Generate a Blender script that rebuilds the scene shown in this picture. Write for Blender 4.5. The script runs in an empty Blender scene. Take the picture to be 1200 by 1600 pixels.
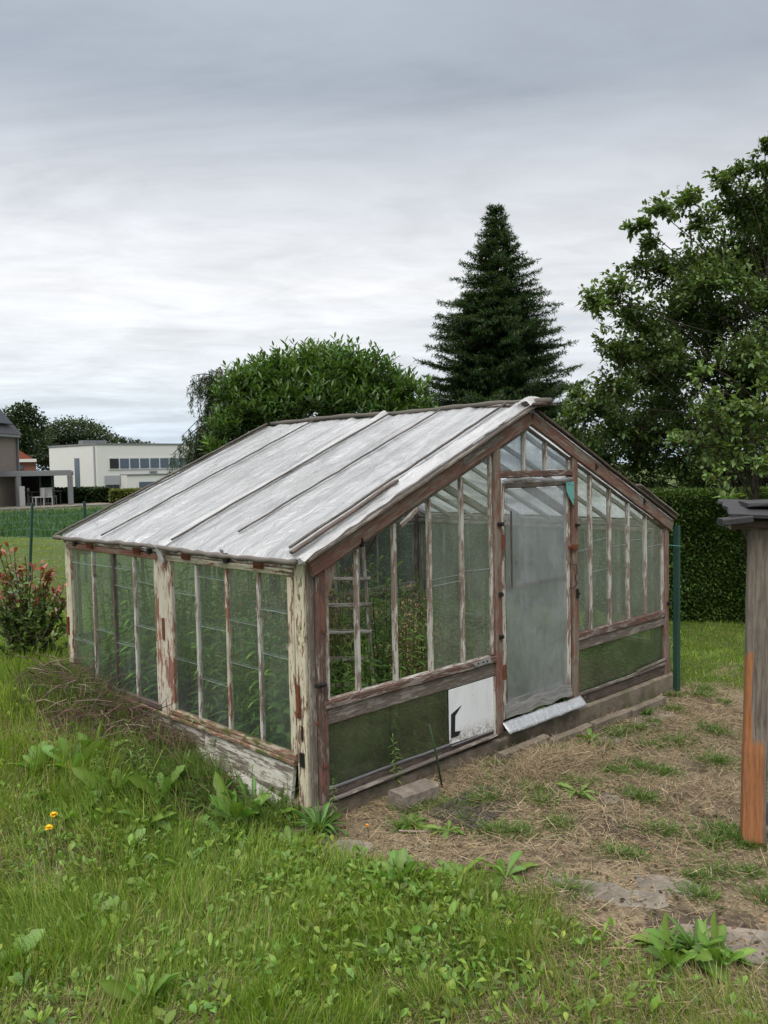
import bpy, math, random
import numpy as np
from mathutils import Vector, Matrix

random.seed(7)
rng = np.random.default_rng(11)
scene = bpy.context.scene
col = scene.collection
PI = math.pi

# ------------------------------------------------------------------ camera
CAM = np.array([-2.789833584240389, -3.4622527002199788, 1.75])
ROT = np.array([[0.7158938907543714, 0.05106007897292208, -0.6963395762958235],
                [-0.697944662069682, 0.024887949190081683, -0.7157191059861049],
                [-0.019214210080186235, 0.998385425735167, 0.05345424034259206]])
FPX = 1322.8522
cd = bpy.data.cameras.new('camera')
cam = bpy.data.objects.new('camera', cd)
col.objects.link(cam)
cam.matrix_world = Matrix([list(ROT[i]) + [CAM[i]] for i in range(3)] + [[0, 0, 0, 1]])
cd.sensor_fit = 'VERTICAL'; cd.sensor_height = 36.0; cd.sensor_width = 27.0
cd.lens = FPX / 1600 * 36.0
cd.clip_start = 0.05; cd.clip_end = 3000
scene.camera = cam

# ------------------------------------------------------------------ view, sampling
scene.view_settings.view_transform = 'Standard'
scene.view_settings.look = 'None'
scene.view_settings.exposure = 0.34
scene.view_settings.gamma = 1.0
scene.render.engine = 'CYCLES'
scene.cycles.max_bounces = 7
scene.cycles.diffuse_bounces = 3
scene.cycles.glossy_bounces = 3
scene.cycles.transmission_bounces = 4
scene.cycles.transparent_max_bounces = 20
scene.cycles.caustics_reflective = False
scene.cycles.caustics_refractive = False
scene.cycles.sample_clamp_indirect = 6
scene.cycles.use_denoising = True
scene.cycles.denoising_prefilter = 'NONE'

# ------------------------------------------------------------------ node helpers
class NT:
    def __init__(s, tree): s.t = tree; s.n = tree.nodes; s.l = tree.links
    def new(s, kind, **kw):
        n = s.n.new(kind)
        for k, v in kw.items(): setattr(n, k, v)
        return n
    def put(s, sock, v):
        if v is None: return
        if hasattr(v, 'is_linked') or hasattr(v, 'links'): s.l.new(v, sock)
        else:
            try: sock.default_value = v
            except Exception: sock.default_value = (v[0], v[1], v[2], 1)
    def math(s, op, a, b=0.0, c=None, clamp=False):
        n = s.new('ShaderNodeMath', operation=op, use_clamp=clamp)
        s.put(n.inputs[0], a); s.put(n.inputs[1], b)
        if c is not None: s.put(n.inputs[2], c)
        return n.outputs[0]
    def vmath(s, op, a, b):
        n = s.new('ShaderNodeVectorMath', operation=op)
        s.put(n.inputs[0], a); s.put(n.inputs[1], b)
        return n.outputs[0]
    def mapping(s, v, scale=(1, 1, 1), loc=(0, 0, 0), rot=(0, 0, 0)):
        n = s.new('ShaderNodeMapping'); s.l.new(v, n.inputs[0])
        n.inputs['Scale'].default_value = scale; n.inputs['Location'].default_value = loc
        n.inputs['Rotation'].default_value = rot
        return n.outputs[0]
    def noise(s, v, scale=5, detail=4, rough=.55, dist=0.0):
        n = s.new('ShaderNodeTexNoise'); s.l.new(v, n.inputs['Vector'])
        n.inputs['Scale'].default_value = scale; n.inputs['Detail'].default_value = detail
        n.inputs['Roughness'].default_value = rough; n.inputs['Distortion'].default_value = dist
        return n.outputs['Fac']
    def wave(s, v, scale=5, dist=2, detail=3, bands='X'):
        n = s.new('ShaderNodeTexWave', bands_direction=bands); s.l.new(v, n.inputs['Vector'])
        n.inputs['Scale'].default_value = scale; n.inputs['Distortion'].default_value = dist
        n.inputs['Detail'].default_value = detail
        return n.outputs['Fac']
    def step(s, v, a, b, lo=0.0, hi=1.0):
        n = s.new('ShaderNodeMapRange', interpolation_type='SMOOTHSTEP'); s.l.new(v, n.inputs[0])
        n.inputs[1].default_value = a; n.inputs[2].default_value = b
        n.inputs[3].default_value = lo; n.inputs[4].default_value = hi
        return n.outputs[0]
    def mix(s, f, a, b, mode='MIX'):
        n = s.new('ShaderNodeMix', data_type='RGBA', blend_type=mode, clamp_factor=True)
        s.put(n.inputs[0], f)
        for k, v in ((6, a), (7, b)):
            if isinstance(v, (tuple, list)): n.inputs[k].default_value = (v[0], v[1], v[2], 1)
            else: s.l.new(v, n.inputs[k])
        return n.outputs[2]
    def bump(s, h, strength=.4, dist=.005):
        n = s.new('ShaderNodeBump'); s.l.new(h, n.inputs['Height'])
        n.inputs['Strength'].default_value = strength; n.inputs['Distance'].default_value = dist
        return n.outputs[0]
    def mixsh(s, f, a, b):
        n = s.new('ShaderNodeMixShader'); s.put(n.inputs[0], f)
        s.l.new(a, n.inputs[1]); s.l.new(b, n.inputs[2])
        return n.outputs[0]

# ------------------------------------------------------------------ world: overcast sky
SUN_EL, SUN_AZ = math.radians(52), math.radians(205)   # azimuth measured from +x
w = bpy.data.worlds.new('World'); scene.world = w; w.use_nodes = True
T = NT(w.node_tree); w.node_tree.nodes.clear()
out = T.new('ShaderNodeOutputWorld')
sky = T.new('ShaderNodeTexSky', sky_type='NISHITA'); sky.sun_disc = False
sky.sun_elevation = SUN_EL; sky.sun_rotation = PI / 2 - SUN_AZ
sky.air_density = 1.0; sky.dust_density = 2.0
bg1 = T.new('ShaderNodeBackground'); T.l.new(sky.outputs[0], bg1.inputs[0]); bg1.inputs[1].default_value = 0.10
tc = T.new('ShaderNodeTexCoord')
dv = tc.outputs['Generated']
sep = T.new('ShaderNodeSeparateXYZ'); T.l.new(dv, sep.inputs[0])
zz = T.math('MAXIMUM', sep.outputs[2], 0.0)
den = T.math('ADD', zz, 0.10)
cx = T.math('DIVIDE', sep.outputs[0], den); cy = T.math('DIVIDE', sep.outputs[1], den)
comb = T.new('ShaderNodeCombineXYZ'); T.l.new(cx, comb.inputs[0]); T.l.new(cy, comb.inputs[1])
pl = comb.outputs[0]
rotp = T.mapping(T.mapping(pl, rot=(0, 0, math.radians(-50))), scale=(1.0, 0.42, 1))
nA = T.noise(T.mapping(pl, scale=(.5, .5, 1), loc=(3.1, 7.7, 0)), 0.55, 3, .5, .6)
nB = T.noise(rotp, 1.25, 7, .62, .9)
nC = T.noise(T.mapping(rotp, scale=(1, 1.6, 1), loc=(9, 2, 0)), 3.2, 8, .62, .4)
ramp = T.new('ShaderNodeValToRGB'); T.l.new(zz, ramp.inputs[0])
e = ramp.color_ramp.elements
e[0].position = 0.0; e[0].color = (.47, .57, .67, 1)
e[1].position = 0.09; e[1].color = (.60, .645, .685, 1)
for p, c in ((.20, (.72, .73, .75)), (.30, (.53, .555, .59)), (.40, (.34, .38, .44)), (.50, (.35, .39, .45)), (.62, (1.15, 1.17, 1.2)), (1.0, (2.5, 2.5, 2.55))):  # last stops, overhead and out of view, raised to add light on the land
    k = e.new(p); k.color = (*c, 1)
leftness = T.math('SUBTRACT', T.math('MULTIPLY', sep.outputs[1], .7), T.math('MULTIPLY', sep.outputs[0], .7))
lb = T.math('MULTIPLY_ADD', leftness, .16, 1.0)
am = T.math('MULTIPLY_ADD', nA, .40, .80)
bm_ = T.step(nB, .30, .72, .90, 1.08)
mot = T.step(zz, .22, .42, .55, .12)
cm = T.math('ADD', T.math('MULTIPLY', T.math('SUBTRACT', nC, .5), mot), 1.0)
m = T.math('MULTIPLY', T.math('MULTIPLY', am, bm_), T.math('MULTIPLY', cm, lb))
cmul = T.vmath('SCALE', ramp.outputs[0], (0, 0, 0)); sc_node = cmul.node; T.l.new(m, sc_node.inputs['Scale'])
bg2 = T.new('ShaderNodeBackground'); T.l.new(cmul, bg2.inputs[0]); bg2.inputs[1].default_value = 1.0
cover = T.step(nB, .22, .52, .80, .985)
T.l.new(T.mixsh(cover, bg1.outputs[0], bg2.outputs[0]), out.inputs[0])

sd = bpy.data.lights.new('sun', 'SUN'); sd.energy = 1.5; sd.angle = math.radians(25); sd.color = (1, .96, .90)
sun = bpy.data.objects.new('sun', sd); col.objects.link(sun)
sdir = Vector((math.cos(SUN_EL) * math.cos(SUN_AZ), math.cos(SUN_EL) * math.sin(SUN_AZ), math.sin(SUN_EL)))
sun.rotation_euler = sdir.to_track_quat('Z', 'Y').to_euler()

# ------------------------------------------------------------------ placement helpers
def ray(x, y):
    d = ROT @ np.array([x - 600.0, -(y - 800.0), -FPX]); return d / np.linalg.norm(d)
def at(x, y, dist):
    r = ray(x, y); return CAM + r * (dist / math.hypot(r[0], r[1]))
def vhash(ix, iy, seed):
    h = (ix.astype(np.int64) * 374761393 + iy.astype(np.int64) * 668265263 + seed * 1274126177) & 0x7fffffff
    h = ((h ^ (h >> 13)) * 1274126177) & 0x7fffffff
    return ((h ^ (h >> 16)) & 0xffff) / 65535.0
def vn(x, y, s, seed=0):
    x = np.asarray(x, float) * s; y = np.asarray(y, float) * s
    ix = np.floor(x); iy = np.floor(y); fx = x - ix; fy = y - iy
    fx = fx * fx * (3 - 2 * fx); fy = fy * fy * (3 - 2 * fy)
    a = vhash(ix, iy, seed); b = vhash(ix + 1, iy, seed); c = vhash(ix, iy + 1, seed); d = vhash(ix + 1, iy + 1, seed)
    return (a * (1 - fx) + b * fx) * (1 - fy) + (c * (1 - fx) + d * fx) * fy
def fbm(x, y, s, seed=0):
    return vn(x, y, s, seed) * .55 + vn(x, y, s * 2.1, seed + 1) * .28 + vn(x, y, s * 4.3, seed + 2) * .17
def ss(a, b, x):
    t = np.clip((np.asarray(x, float) - a) / (b - a), 0, 1); return t * t * (3 - 2 * t)
def hgt(x, y):
    x = np.asarray(x, float); y = np.asarray(y, float)
    left = 1 - ss(.0, 2.0, x - .0 * y)
    h = -.12 + .24 * ss(.9, 3.2, y) * ss(-2.5, -.3, x) * (1 - ss(3.9, 8, x)) + .12 * ss(3, 9, y) * (1 - ss(-2.5, -.3, x))
    h = h + .10 * ss(-.3, -.0, -np.abs(x + .5) + .25) * ss(.2, 1.2, y) * (1 - ss(3, 3.6, y))
    h = h - .09 * ss(.8, 3.2, x) * (1 - ss(.5, 2.5, y))
    h = h - .05 * ss(.3, 1.2, x) * ss(.6, 1.6, -y)
    near = 1 - ss(20, 40, np.hypot(x, y))
    h = h + (fbm(x, y, 1.3, 5) - .5) * .05 * near + (vn(x, y, 5, 9) - .5) * .02 * near
    inside = ss(-.02, .05, x) * ss(-.02, .05, 3.9 - x) * ss(-.02, .05, y) * ss(-.02, .05, 2.95 - y)
    return h * (1 - inside) + (-.1) * inside
def ground(px, py, z=-.12):
    r = ray(px, py)
    for _ in range(6):
        p = CAM + r * ((z - CAM[2]) / r[2]); z = float(hgt(p[0], p[1]))
    return np.array([p[0], p[1], z])
def dry(x, y):
    """1 on the trodden straw strip in front of the greenhouse, 0 on the green grass"""
    x = np.asarray(x, float); y = np.asarray(y, float)
    n = (fbm(x, y, 1.8, 21) - .5)
    edge = -.27 + .18 * ss(-.2, -1.0, y) + .16 * ss(-.9, -1.5, y) + .12 * ss(-1.6, -2.4, y) + n * .4
    m = ss(-.10, .12, x - edge) * (1 - ss(4.1, 5.0, x + n * 1.8)) * (1 - ss(-.05, .02, y)) * ss(-7, -5, y)
    return m
def heap(x, y):
    x = np.asarray(x, float); y = np.asarray(y, float)
    n = (fbm(x, y, 2.0, 31) - .5)
    return ss(-.75, -.35, x + n * .5) * (1 - ss(.0, .1, x)) * ss(.15, .5, y + n * .4) * (1 - ss(2.6, 3.2, y))

# ------------------------------------------------------------------ mesh builders
class Bulk:
    """many small faces gathered in numpy, linked as one mesh"""
    def __init__(s): s.v = []; s.f3 = []; s.f4 = []; s.c = []; s.n = 0
    def add(s, v, f3=None, f4=None, c=(1, 1, 1)):
        v = np.asarray(v, float).reshape(-1, 3)
        if f3 is not None and len(f3): s.f3.append(np.asarray(f3).reshape(-1, 3) + s.n)
        if f4 is not None and len(f4): s.f4.append(np.asarray(f4).reshape(-1, 4) + s.n)
        c = np.asarray(c, float)
        if c.ndim == 1: c = np.tile(c, (len(v), 1))
        s.v.append(v); s.c.append(c); s.n += len(v)
    def data(s, name, mat, smooth=False):
        v = np.concatenate(s.v); c = np.concatenate(s.c)
        f3 = np.concatenate(s.f3) if s.f3 else np.zeros((0, 3), int)
        f4 = np.concatenate(s.f4) if s.f4 else np.zeros((0, 4), int)
        me = bpy.data.meshes.new(name)
        me.vertices.add(len(v)); me.vertices.foreach_set('co', v.astype(np.float32).ravel())
        nl = f3.size + f4.size
        me.loops.add(nl); me.loops.foreach_set('vertex_index', np.concatenate([f3.ravel(), f4.ravel()]).astype(np.int32))
        me.polygons.add(len(f3) + len(f4))
        st = np.concatenate([np.arange(len(f3)) * 3, f3.size + np.arange(len(f4)) * 4]).astype(np.int32)
        me.polygons.foreach_set('loop_start', st)
        if smooth: me.polygons.foreach_set('use_smooth', np.ones(len(st), bool))
        me.update(calc_edges=True)
        a = me.color_attributes.new('Col', 'FLOAT_COLOR', 'POINT')
        a.data.foreach_set('color', np.concatenate([c, np.ones((len(c), 1))], 1).astype(np.float32).ravel())
        me.materials.append(mat)
        return me
    def build(s, name, mat, parent=None, smooth=False):
        o = bpy.data.objects.new(name, s.data(name, mat, smooth)); col.objects.link(o)
        if parent: o.parent = parent
        return o

def unit(a): return a / np.maximum(np.linalg.norm(a, axis=-1, keepdims=True), 1e-9)
def strips(B, pos, d, L, W, prof, curve, cols, fold=.25, side=None, gravity=None, rib=1.0):
    """leaves or blades: pos,d (n,3); L,W,curve (n,); prof = half widths along the leaf; three vertices across"""
    n = len(pos); K = len(prof) - 1
    d = unit(np.asarray(d, float))
    g = np.array([0, 0, -1.0]) if gravity is None else gravity
    if side is None:
        side = np.cross(d, np.tile([0, 0, 1.0], (n, 1)) + rng.normal(0, .35, (n, 3)))
    side = unit(side)
    nor = unit(np.cross(side, d))
    t = np.linspace(0, 1, K + 1)
    L = np.broadcast_to(L, (n,)).astype(float); W = np.broadcast_to(W, (n,)).astype(float); curve = np.broadcast_to(curve, (n,)).astype(float)
    P = pos[:, None, :] + d[:, None, :] * (L[:, None] * t)[:, :, None] + g[None, None, :] * (L[:, None] * curve[:, None] * t ** 2)[:, :, None]
    hw = (W[:, None] * np.asarray(prof)[None, :])[:, :, None]
    Lf = P - side[:, None, :] * hw + nor[:, None, :] * hw * fold
    Rt = P + side[:, None, :] * hw + nor[:, None, :] * hw * fold
    if fold == 0:
        V = np.stack([Lf, Rt], 2).reshape(n, -1, 3); A = 2
    else:
        V = np.stack([Lf, P, Rt], 2).reshape(n, -1, 3); A = 3
    q = []
    for k in range(K):
        for a in range(A - 1):
            i = k * A + a
            q.append([i, i + 1, i + 1 + A, i + A])
    q = np.array(q)
    F = (q[None] + (np.arange(n) * V.shape[1])[:, None, None]).reshape(-1, 4)
    cc = np.repeat(np.asarray(cols, float), V.shape[1], 0)
    if rib != 1.0 and A == 3: cc[1::3] *= rib
    B.add(V.reshape(-1, 3), f4=F, c=cc)

def tube(B, pts, rad, sides=6, c=(1, 1, 1), cap=True):
    pts = np.asarray(pts, float); m = len(pts)
    rad = np.broadcast_to(rad, (m,)).astype(float)
    tg = unit(np.gradient(pts, axis=0))
    ref = np.array([0.13, .21, 1.0]); ref = ref / np.linalg.norm(ref)
    if abs(tg.mean(0) @ ref) > .9 * np.linalg.norm(tg.mean(0)): ref = np.array([1.0, .1, .05])
    u = unit(np.cross(tg, ref)); v = np.cross(tg, u)
    a = np.arange(sides) / sides * 2 * PI
    V = pts[:, None] + (u[:, None] * np.cos(a)[None, :, None] + v[:, None] * np.sin(a)[None, :, None]) * rad[:, None, None]
    F = []
    for k in range(m - 1):
        for j in range(sides):
            F.append([k * sides + j, k * sides + (j + 1) % sides, (k + 1) * sides + (j + 1) % sides, (k + 1) * sides + j])
    V = V.reshape(-1, 3); f3 = []
    if cap:
        V = np.vstack([V, pts[0], pts[-1]]); e0 = m * sides
        for j in range(sides):
            f3.append([e0, (j + 1) % sides, j]); f3.append([e0 + 1, (m - 1) * sides + j, (m - 1) * sides + (j + 1) % sides])
    B.add(V, f3=f3, f4=F, c=c)

class Wood:
    """timber, boards, bars: chamfered boxes with UVs that run along the grain"""
    def __init__(s): s.v = []; s.f = []; s.uv = []
    def beam(s, p0, p1, w, d, up=(0, 0, 1), bev=None, jit=.0018, seg=None):
        """w across 'side', d along 'up'"""
        p0 = Vector(p0); p1 = Vector(p1); ax = p1 - p0; L = ax.length; ax.normalize()
        up = Vector(up); sd_ = ax.cross(up).normalized(); upn = sd_.cross(ax).normalized()
        b = bev if bev is not None else min(.006, .2 * min(w, d))
        hw, hd = w / 2, d / 2
        sec = [(-hw + b, -hd), (hw - b, -hd), (hw, -hd + b), (hw, hd - b), (hw - b, hd), (-hw + b, hd), (-hw, hd - b), (-hw, -hd + b)]
        n = seg or max(2, int(L / .12)); base = len(s.v); uo = random.uniform(0, 60); vo = random.uniform(0, 60)
        per = [0]
        for i in range(8): per.append(per[-1] + math.hypot(sec[(i + 1) % 8][0] - sec[i][0], sec[(i + 1) % 8][1] - sec[i][1]))
        for k in range(n + 1):
            j1, j2 = (random.uniform(-jit, jit), random.uniform(-jit, jit)) if 0 < k < n else (0, 0)
            c = p0 + ax * (L * k / n) + sd_ * j1 + upn * j2
            for x, y in sec:
                s.v.append(c + sd_ * (x + random.uniform(-jit, jit) * .3) + upn * y)
        for k in range(n):
            for i in range(8):
                a = base + k * 8 + i; b2 = base + k * 8 + (i + 1) % 8
                s.f.append((a, b2, b2 + 8, a + 8))
                u0, u1 = uo + L * k / n, uo + L * (k + 1) / n
                s.uv += [(u0, vo + per[i]), (u0, vo + per[i + 1]), (u1, vo + per[i + 1]), (u1, vo + per[i])]
        s.f.append(tuple(base + i for i in reversed(range(8)))); s.uv += [(uo + sec[i][0], vo + sec[i][1]) for i in reversed(range(8))]
        e_ = base + n * 8
        s.f.append(tuple(e_ + i for i in range(8))); s.uv += [(uo + sec[i][0], vo + sec[i][1]) for i in range(8)]
        return s
    def box(s, x0, y0, z0, x1, y1, z1, **k):
        """beam along the longest side"""
        d = (x1 - x0, y1 - y0, z1 - z0); a = max(range(3), key=lambda i: d[i])
        c = ((x0 + x1) / 2, (y0 + y1) / 2, (z0 + z1) / 2); p0 = list(c); p1 = list(c)
        p0[a] -= d[a] / 2; p1[a] += d[a] / 2
        if a == 0: return s.beam(p0, p1, d[1], d[2], (0, 0, 1), **k)
        if a == 1: return s.beam(p0, p1, d[0], d[2], (0, 0, 1), **k)
        return s.beam(p0, p1, d[0], d[1], (0, 1, 0), **k)
    def prism(s, poly, nvec, t):
        """flat outline (3D points) given thickness t along nvec"""
        n = len(poly); b = len(s.v); nv = Vector(nvec).normalized() * t
        P = [Vector(p) for p in poly]
        s.v += P + [p + nv for p in P]
        e1 = (P[1] - P[0]).normalized(); e2 = Vector(nvec).normalized().cross(e1)
        uv = [((p - P[0]).dot(e1), (p - P[0]).dot(e2)) for p in P]
        s.f.append(tuple(b + i for i in reversed(range(n)))); s.uv += [uv[i] for i in reversed(range(n))]
        s.f.append(tuple(b + n + i for i in range(n))); s.uv += uv
        for i in range(n):
            j = (i + 1) % n
            s.f.append((b + i, b + j, b + n + j, b + n + i)); s.uv += [uv[i], uv[j], (uv[j][0], uv[j][1] + t), (uv[i][0], uv[i][1] + t)]
        return s
    def build(s, name, mat, parent=None, smooth=False, label=None):
        me = bpy.data.meshes.new(name); me.from_pydata([tuple(v) for v in s.v], [], s.f)
        ul = me.uv_layers.new(name='UVMap'); ul.data.foreach_set('uv', np.array(s.uv, np.float32).ravel())
        if smooth: me.polygons.foreach_set('use_smooth', np.ones(len(me.polygons), bool))
        me.materials.append(mat); me.update()
        o = bpy.data.objects.new(name, me); col.objects.link(o)
        if parent: o.parent = parent
        if label: o['label'] = label
        return o

def grid(name, fn, nu, nv, mat, parent=None, uvs=(1, 1), smooth=True, thick=0):
    V = []; F = []; UV = []
    for j in range(nv + 1):
        for i in range(nu + 1): V.append(fn(i / nu, j / nv))
    for j in range(nv):
        for i in range(nu):
            a = j * (nu + 1) + i; F.append((a, a + 1, a + nu + 2, a + nu + 1))
            UV += [(i / nu * uvs[0], j / nv * uvs[1]), ((i + 1) / nu * uvs[0], j / nv * uvs[1]), ((i + 1) / nu * uvs[0], (j + 1) / nv * uvs[1]), (i / nu * uvs[0], (j + 1) / nv * uvs[1])]
    me = bpy.data.meshes.new(name); me.from_pydata([tuple(v) for v in V], [], F)
    ul = me.uv_layers.new(name='UVMap'); ul.data.foreach_set('uv', np.array(UV, np.float32).ravel())
    if smooth: me.polygons.foreach_set('use_smooth', np.ones(len(F), bool))
    me.materials.append(mat); me.update()
    o = bpy.data.objects.new(name, me); col.objects.link(o)
    if parent: o.parent = parent
    if thick:
        md = o.modifiers.new('thickness', 'SOLIDIFY'); md.thickness = thick; md.offset = 0
    return o

def thing(name, label, cat, loc=(0, 0, 0), group=None):
    o = bpy.data.objects.new(name, None); col.objects.link(o); o.location = tuple(float(a) for a in loc)
    o.empty_display_size = .1
    o['label'] = label; o['category'] = cat
    if group: o['group'] = group
    return o
def tag(o, label, cat, group=None, kind=None):
    if label: o['label'] = label
    if cat: o['category'] = cat
    if group: o['group'] = group
    if kind: o['kind'] = kind
    return o
def copy_thing(o, loc, rz=0, s=1.0, label=None, parent=None):
    c = o.copy(); col.objects.link(c)
    if parent is None:
        c.location = tuple(float(a) for a in loc); c.rotation_euler = (0, 0, rz); c.scale = (s, s, s)
        if label: c['label'] = label
    else: c.parent = parent
    for ch in list(o.children): copy_thing(ch, None, parent=c)
    return c
def settle(t_):
    """meshes written in world coordinates become local to their thing"""
    off = Matrix.Translation(-Vector(t_.location))
    for c in t_.children_recursive: c.data.transform(off)
def centre(o, base):
    """move a mesh's origin to base"""
    b = Vector([float(a) for a in base]); o.data.transform(Matrix.Translation(-b)); o.location = b
    return o

# ------------------------------------------------------------------ materials
def mat(name):
    m_ = bpy.data.materials.new(name); m_.use_nodes = True; m_.node_tree.nodes.clear()
    t = NT(m_.node_tree); o = t.new('ShaderNodeOutputMaterial')
    return m_, t, o
def principled(t, color, rough=.6, spec=.3, metal=0, normal=None):
    p = t.new('ShaderNodeBsdfPrincipled'); t.put(p.inputs['Base Color'], (*color, 1) if isinstance(color, tuple) and len(color) == 3 else color)
    t.put(p.inputs['Roughness'], rough); p.inputs['Specular IOR Level'].default_value = spec; p.inputs['Metallic'].default_value = metal
    if normal is not None: t.l.new(normal, p.inputs['Normal'])
    return p.outputs[0]
def plain(name, color, rough=.6, spec=.3, metal=0, var=.25, scale=12, bump=.2, bd=.003):
    m_, t, o = mat(name); tcn = t.new('ShaderNodeTexCoord')
    n = t.noise(tcn.outputs['Object'], scale, 6, .6); n2 = t.noise(tcn.outputs['Object'], scale * .15, 3, .5)
    f = t.math('MULTIPLY_ADD', t.math('ADD', n, n2), var, 1 - var)
    cc = t.vmath('SCALE', t.mix(0, color, color), (0, 0, 0)); t.l.new(f, cc.node.inputs['Scale'])
    t.l.new(principled(t, cc, rough, spec, metal, t.bump(n, bump, bd)), o.inputs[0])
    return m_
def peeling(name, paint, under, bare, a=.45, b=.62, moss=0.0, rough=.75, fine=1.0):
    """weathered timber: paint, then primer, then bare grey wood where it has peeled"""
    m_, t, o = mat(name); uv = t.new('ShaderNodeUVMap').outputs[0]
    grain = t.noise(t.mapping(uv, scale=(6, 160, 1)), 1.0, 6, .7, .3)
    crack = t.noise(t.mapping(uv, scale=(9 * fine, 60 * fine, 1)), 1.0, 8, .68, .2)
    big = t.noise(t.mapping(uv, scale=(3, 9, 1)), 1.0, 5, .6, .5)
    fac = t.math('ADD', t.math('MULTIPLY', crack, .55), t.math('MULTIPLY', big, .45))
    barec = t.mix(t.step(grain, .3, .7), tuple(c * .55 for c in bare), tuple(min(1, c * 1.25) for c in bare))
    paintc = t.mix(t.step(big, .3, .7), tuple(c * .78 for c in paint), paint)
    paintc = t.mix(t.math('MULTIPLY', t.step(grain, .55, .62), .45), paintc, under)
    undc = t.mix(t.step(grain, .35, .7), tuple(c * .6 for c in under), under)
    m1 = t.step(fac, a - .012, a + .012); m2 = t.step(fac, b - .015, b + .015)
    c = t.mix(m2, t.mix(m1, paintc, undc), barec)
    dirt = t.noise(t.mapping(uv, scale=(5, 12, 1), loc=(5, 5, 0)), 1.0, 6, .65)
    c = t.mix(t.math('MULTIPLY', t.step(dirt, .52, .72), .55), c, (.10, .085, .06))
    if moss > 0:
        mo = t.noise(t.mapping(uv, scale=(7, 14, 1), loc=(11, 3, 0)), 1.0, 8, .7)
        c = t.mix(t.step(mo, .62 - moss * .3, .70 - moss * .3), c, (.09, .10, .025))
    hgt_ = t.math('SUBTRACT', t.math('MULTIPLY', grain, .5), t.math('ADD', m1, m2))
    t.l.new(principled(t, c, rough, .25, 0, t.bump(hgt_, .55, .003)), o.inputs[0])
    return m_
W_ = (.56, .54, .47); CREAM = (.60, .55, .41); REDB = (.19, .092, .070); GREYW = (.22, .185, .15); DARKW = (.12, .10, .085)
M = {}
M['white_peel'] = peeling('white_peel', W_, (.26, .16, .12), GREYW, .50, .56)
M['white_bar'] = peeling('white_bar', (.54, .52, .47), (.30, .22, .18), (.25, .21, .18), .50, .56)
M['cream_peel'] = peeling('cream_peel', CREAM, (.30, .14, .09), GREYW, .53, .57, .12)
M['cream_red'] = peeling('cream_red', (.58, .54, .44), (.33, .15, .10), (.26, .14, .10), .51, .555)
M['red_board'] = peeling('red_board', REDB, (.27, .16, .125), GREYW, .48, .525)
M['red_worn'] = peeling('red_worn', (.21, .10, .075), (.13, .08, .065), (.26, .22, .19), .45, .53)
M['red_top'] = peeling('red_top', (.33, .15, .11), (.42, .33, .25), (.2, .13, .1), .52, .58)
M['grey_wood'] = peeling('grey_wood', (.20, .175, .15), (.17, .14, .12), (.27, .24, .205), .44, .52)
M['dark_wood'] = peeling('dark_wood', (.13, .095, .08), (.09, .07, .055), (.18, .15, .125), .5, .58)
M['mossy_sill'] = peeling('mossy_sill', (.40, .34, .25), (.25, .12, .08), (.28, .24, .16), .47, .54, .40)
M['board_white'] = peeling('board_white', (.55, .53, .46), (.40, .36, .28), (.17, .145, .12), .50, .53, .10, fine=.7)
M['batten'] = peeling('batten', (.115, .10, .085), (.09, .08, .07), (.17, .15, .13), .48, .56)
M['roof_roll'] = peeling('roof_roll', (.17, .155, .135), (.10, .09, .08), (.24, .22, .19), .45, .56)
M['inner_wood'] = peeling('inner_wood', (.36, .35, .32), (.25, .22, .19), (.20, .17, .14), .5, .57)

def concrete(name, c, scale=9):
    m_, t, o = mat(name); oc = t.new('ShaderNodeTexCoord').outputs['Object']
    n = t.noise(oc, scale, 8, .65); n2 = t.noise(oc, scale * 9, 4, .7); n3 = t.noise(oc, scale * .35, 4, .6)
    cc = t.mix(t.step(n, .3, .7), tuple(x * .6 for x in c), tuple(x * 1.15 for x in c))
    cc = t.mix(t.math('MULTIPLY', t.step(n2, .55, .75), .5), cc, tuple(x * 1.5 for x in c))
    cc = t.mix(t.math('MULTIPLY', t.step(n3, .52, .68), .6), cc, (.075, .08, .035))
    t.l.new(principled(t, cc, .92, .15, 0, t.bump(t.math('ADD', n, t.math('MULTIPLY', n2, .5)), .9, .016)), o.inputs[0])
    return m_
M['concrete'] = concrete('concrete', (.20, .165, .125))
M['slab'] = concrete('slab', (.215, .185, .15), 7)
M['paver'] = concrete('paver', (.085, .072, .06), 12)
M['block'] = concrete('block', (.25, .21, .17), 14)

def leafmat(name, rough=.45, trans=.30, spec=.35):
    m_, t, o = mat(name)
    a = t.new('ShaderNodeAttribute'); a.attribute_name = 'Col'
    p = principled(t, a.outputs['Color'], rough, spec)
    tr = t.new('ShaderNodeBsdfTranslucent'); tcl = t.mix(1.0, a.outputs['Color'], (1.25, 1.35, .55), 'MULTIPLY')
    t.l.new(tcl, tr.inputs[0])
    t.l.new(t.mixsh(trans, p, tr.outputs[0]), o.inputs[0])
    return m_
M['leaf'] = leafmat('leaf'); M['grass'] = leafmat('grass', .55, .35, .25)
M['glossy_leaf'] = leafmat('glossy_leaf', .32, .25, .5)
M['straw'] = leafmat('straw', .7, .1, .15)
M['bark'] = leafmat('bark', .85, 0.0, .1)

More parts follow.
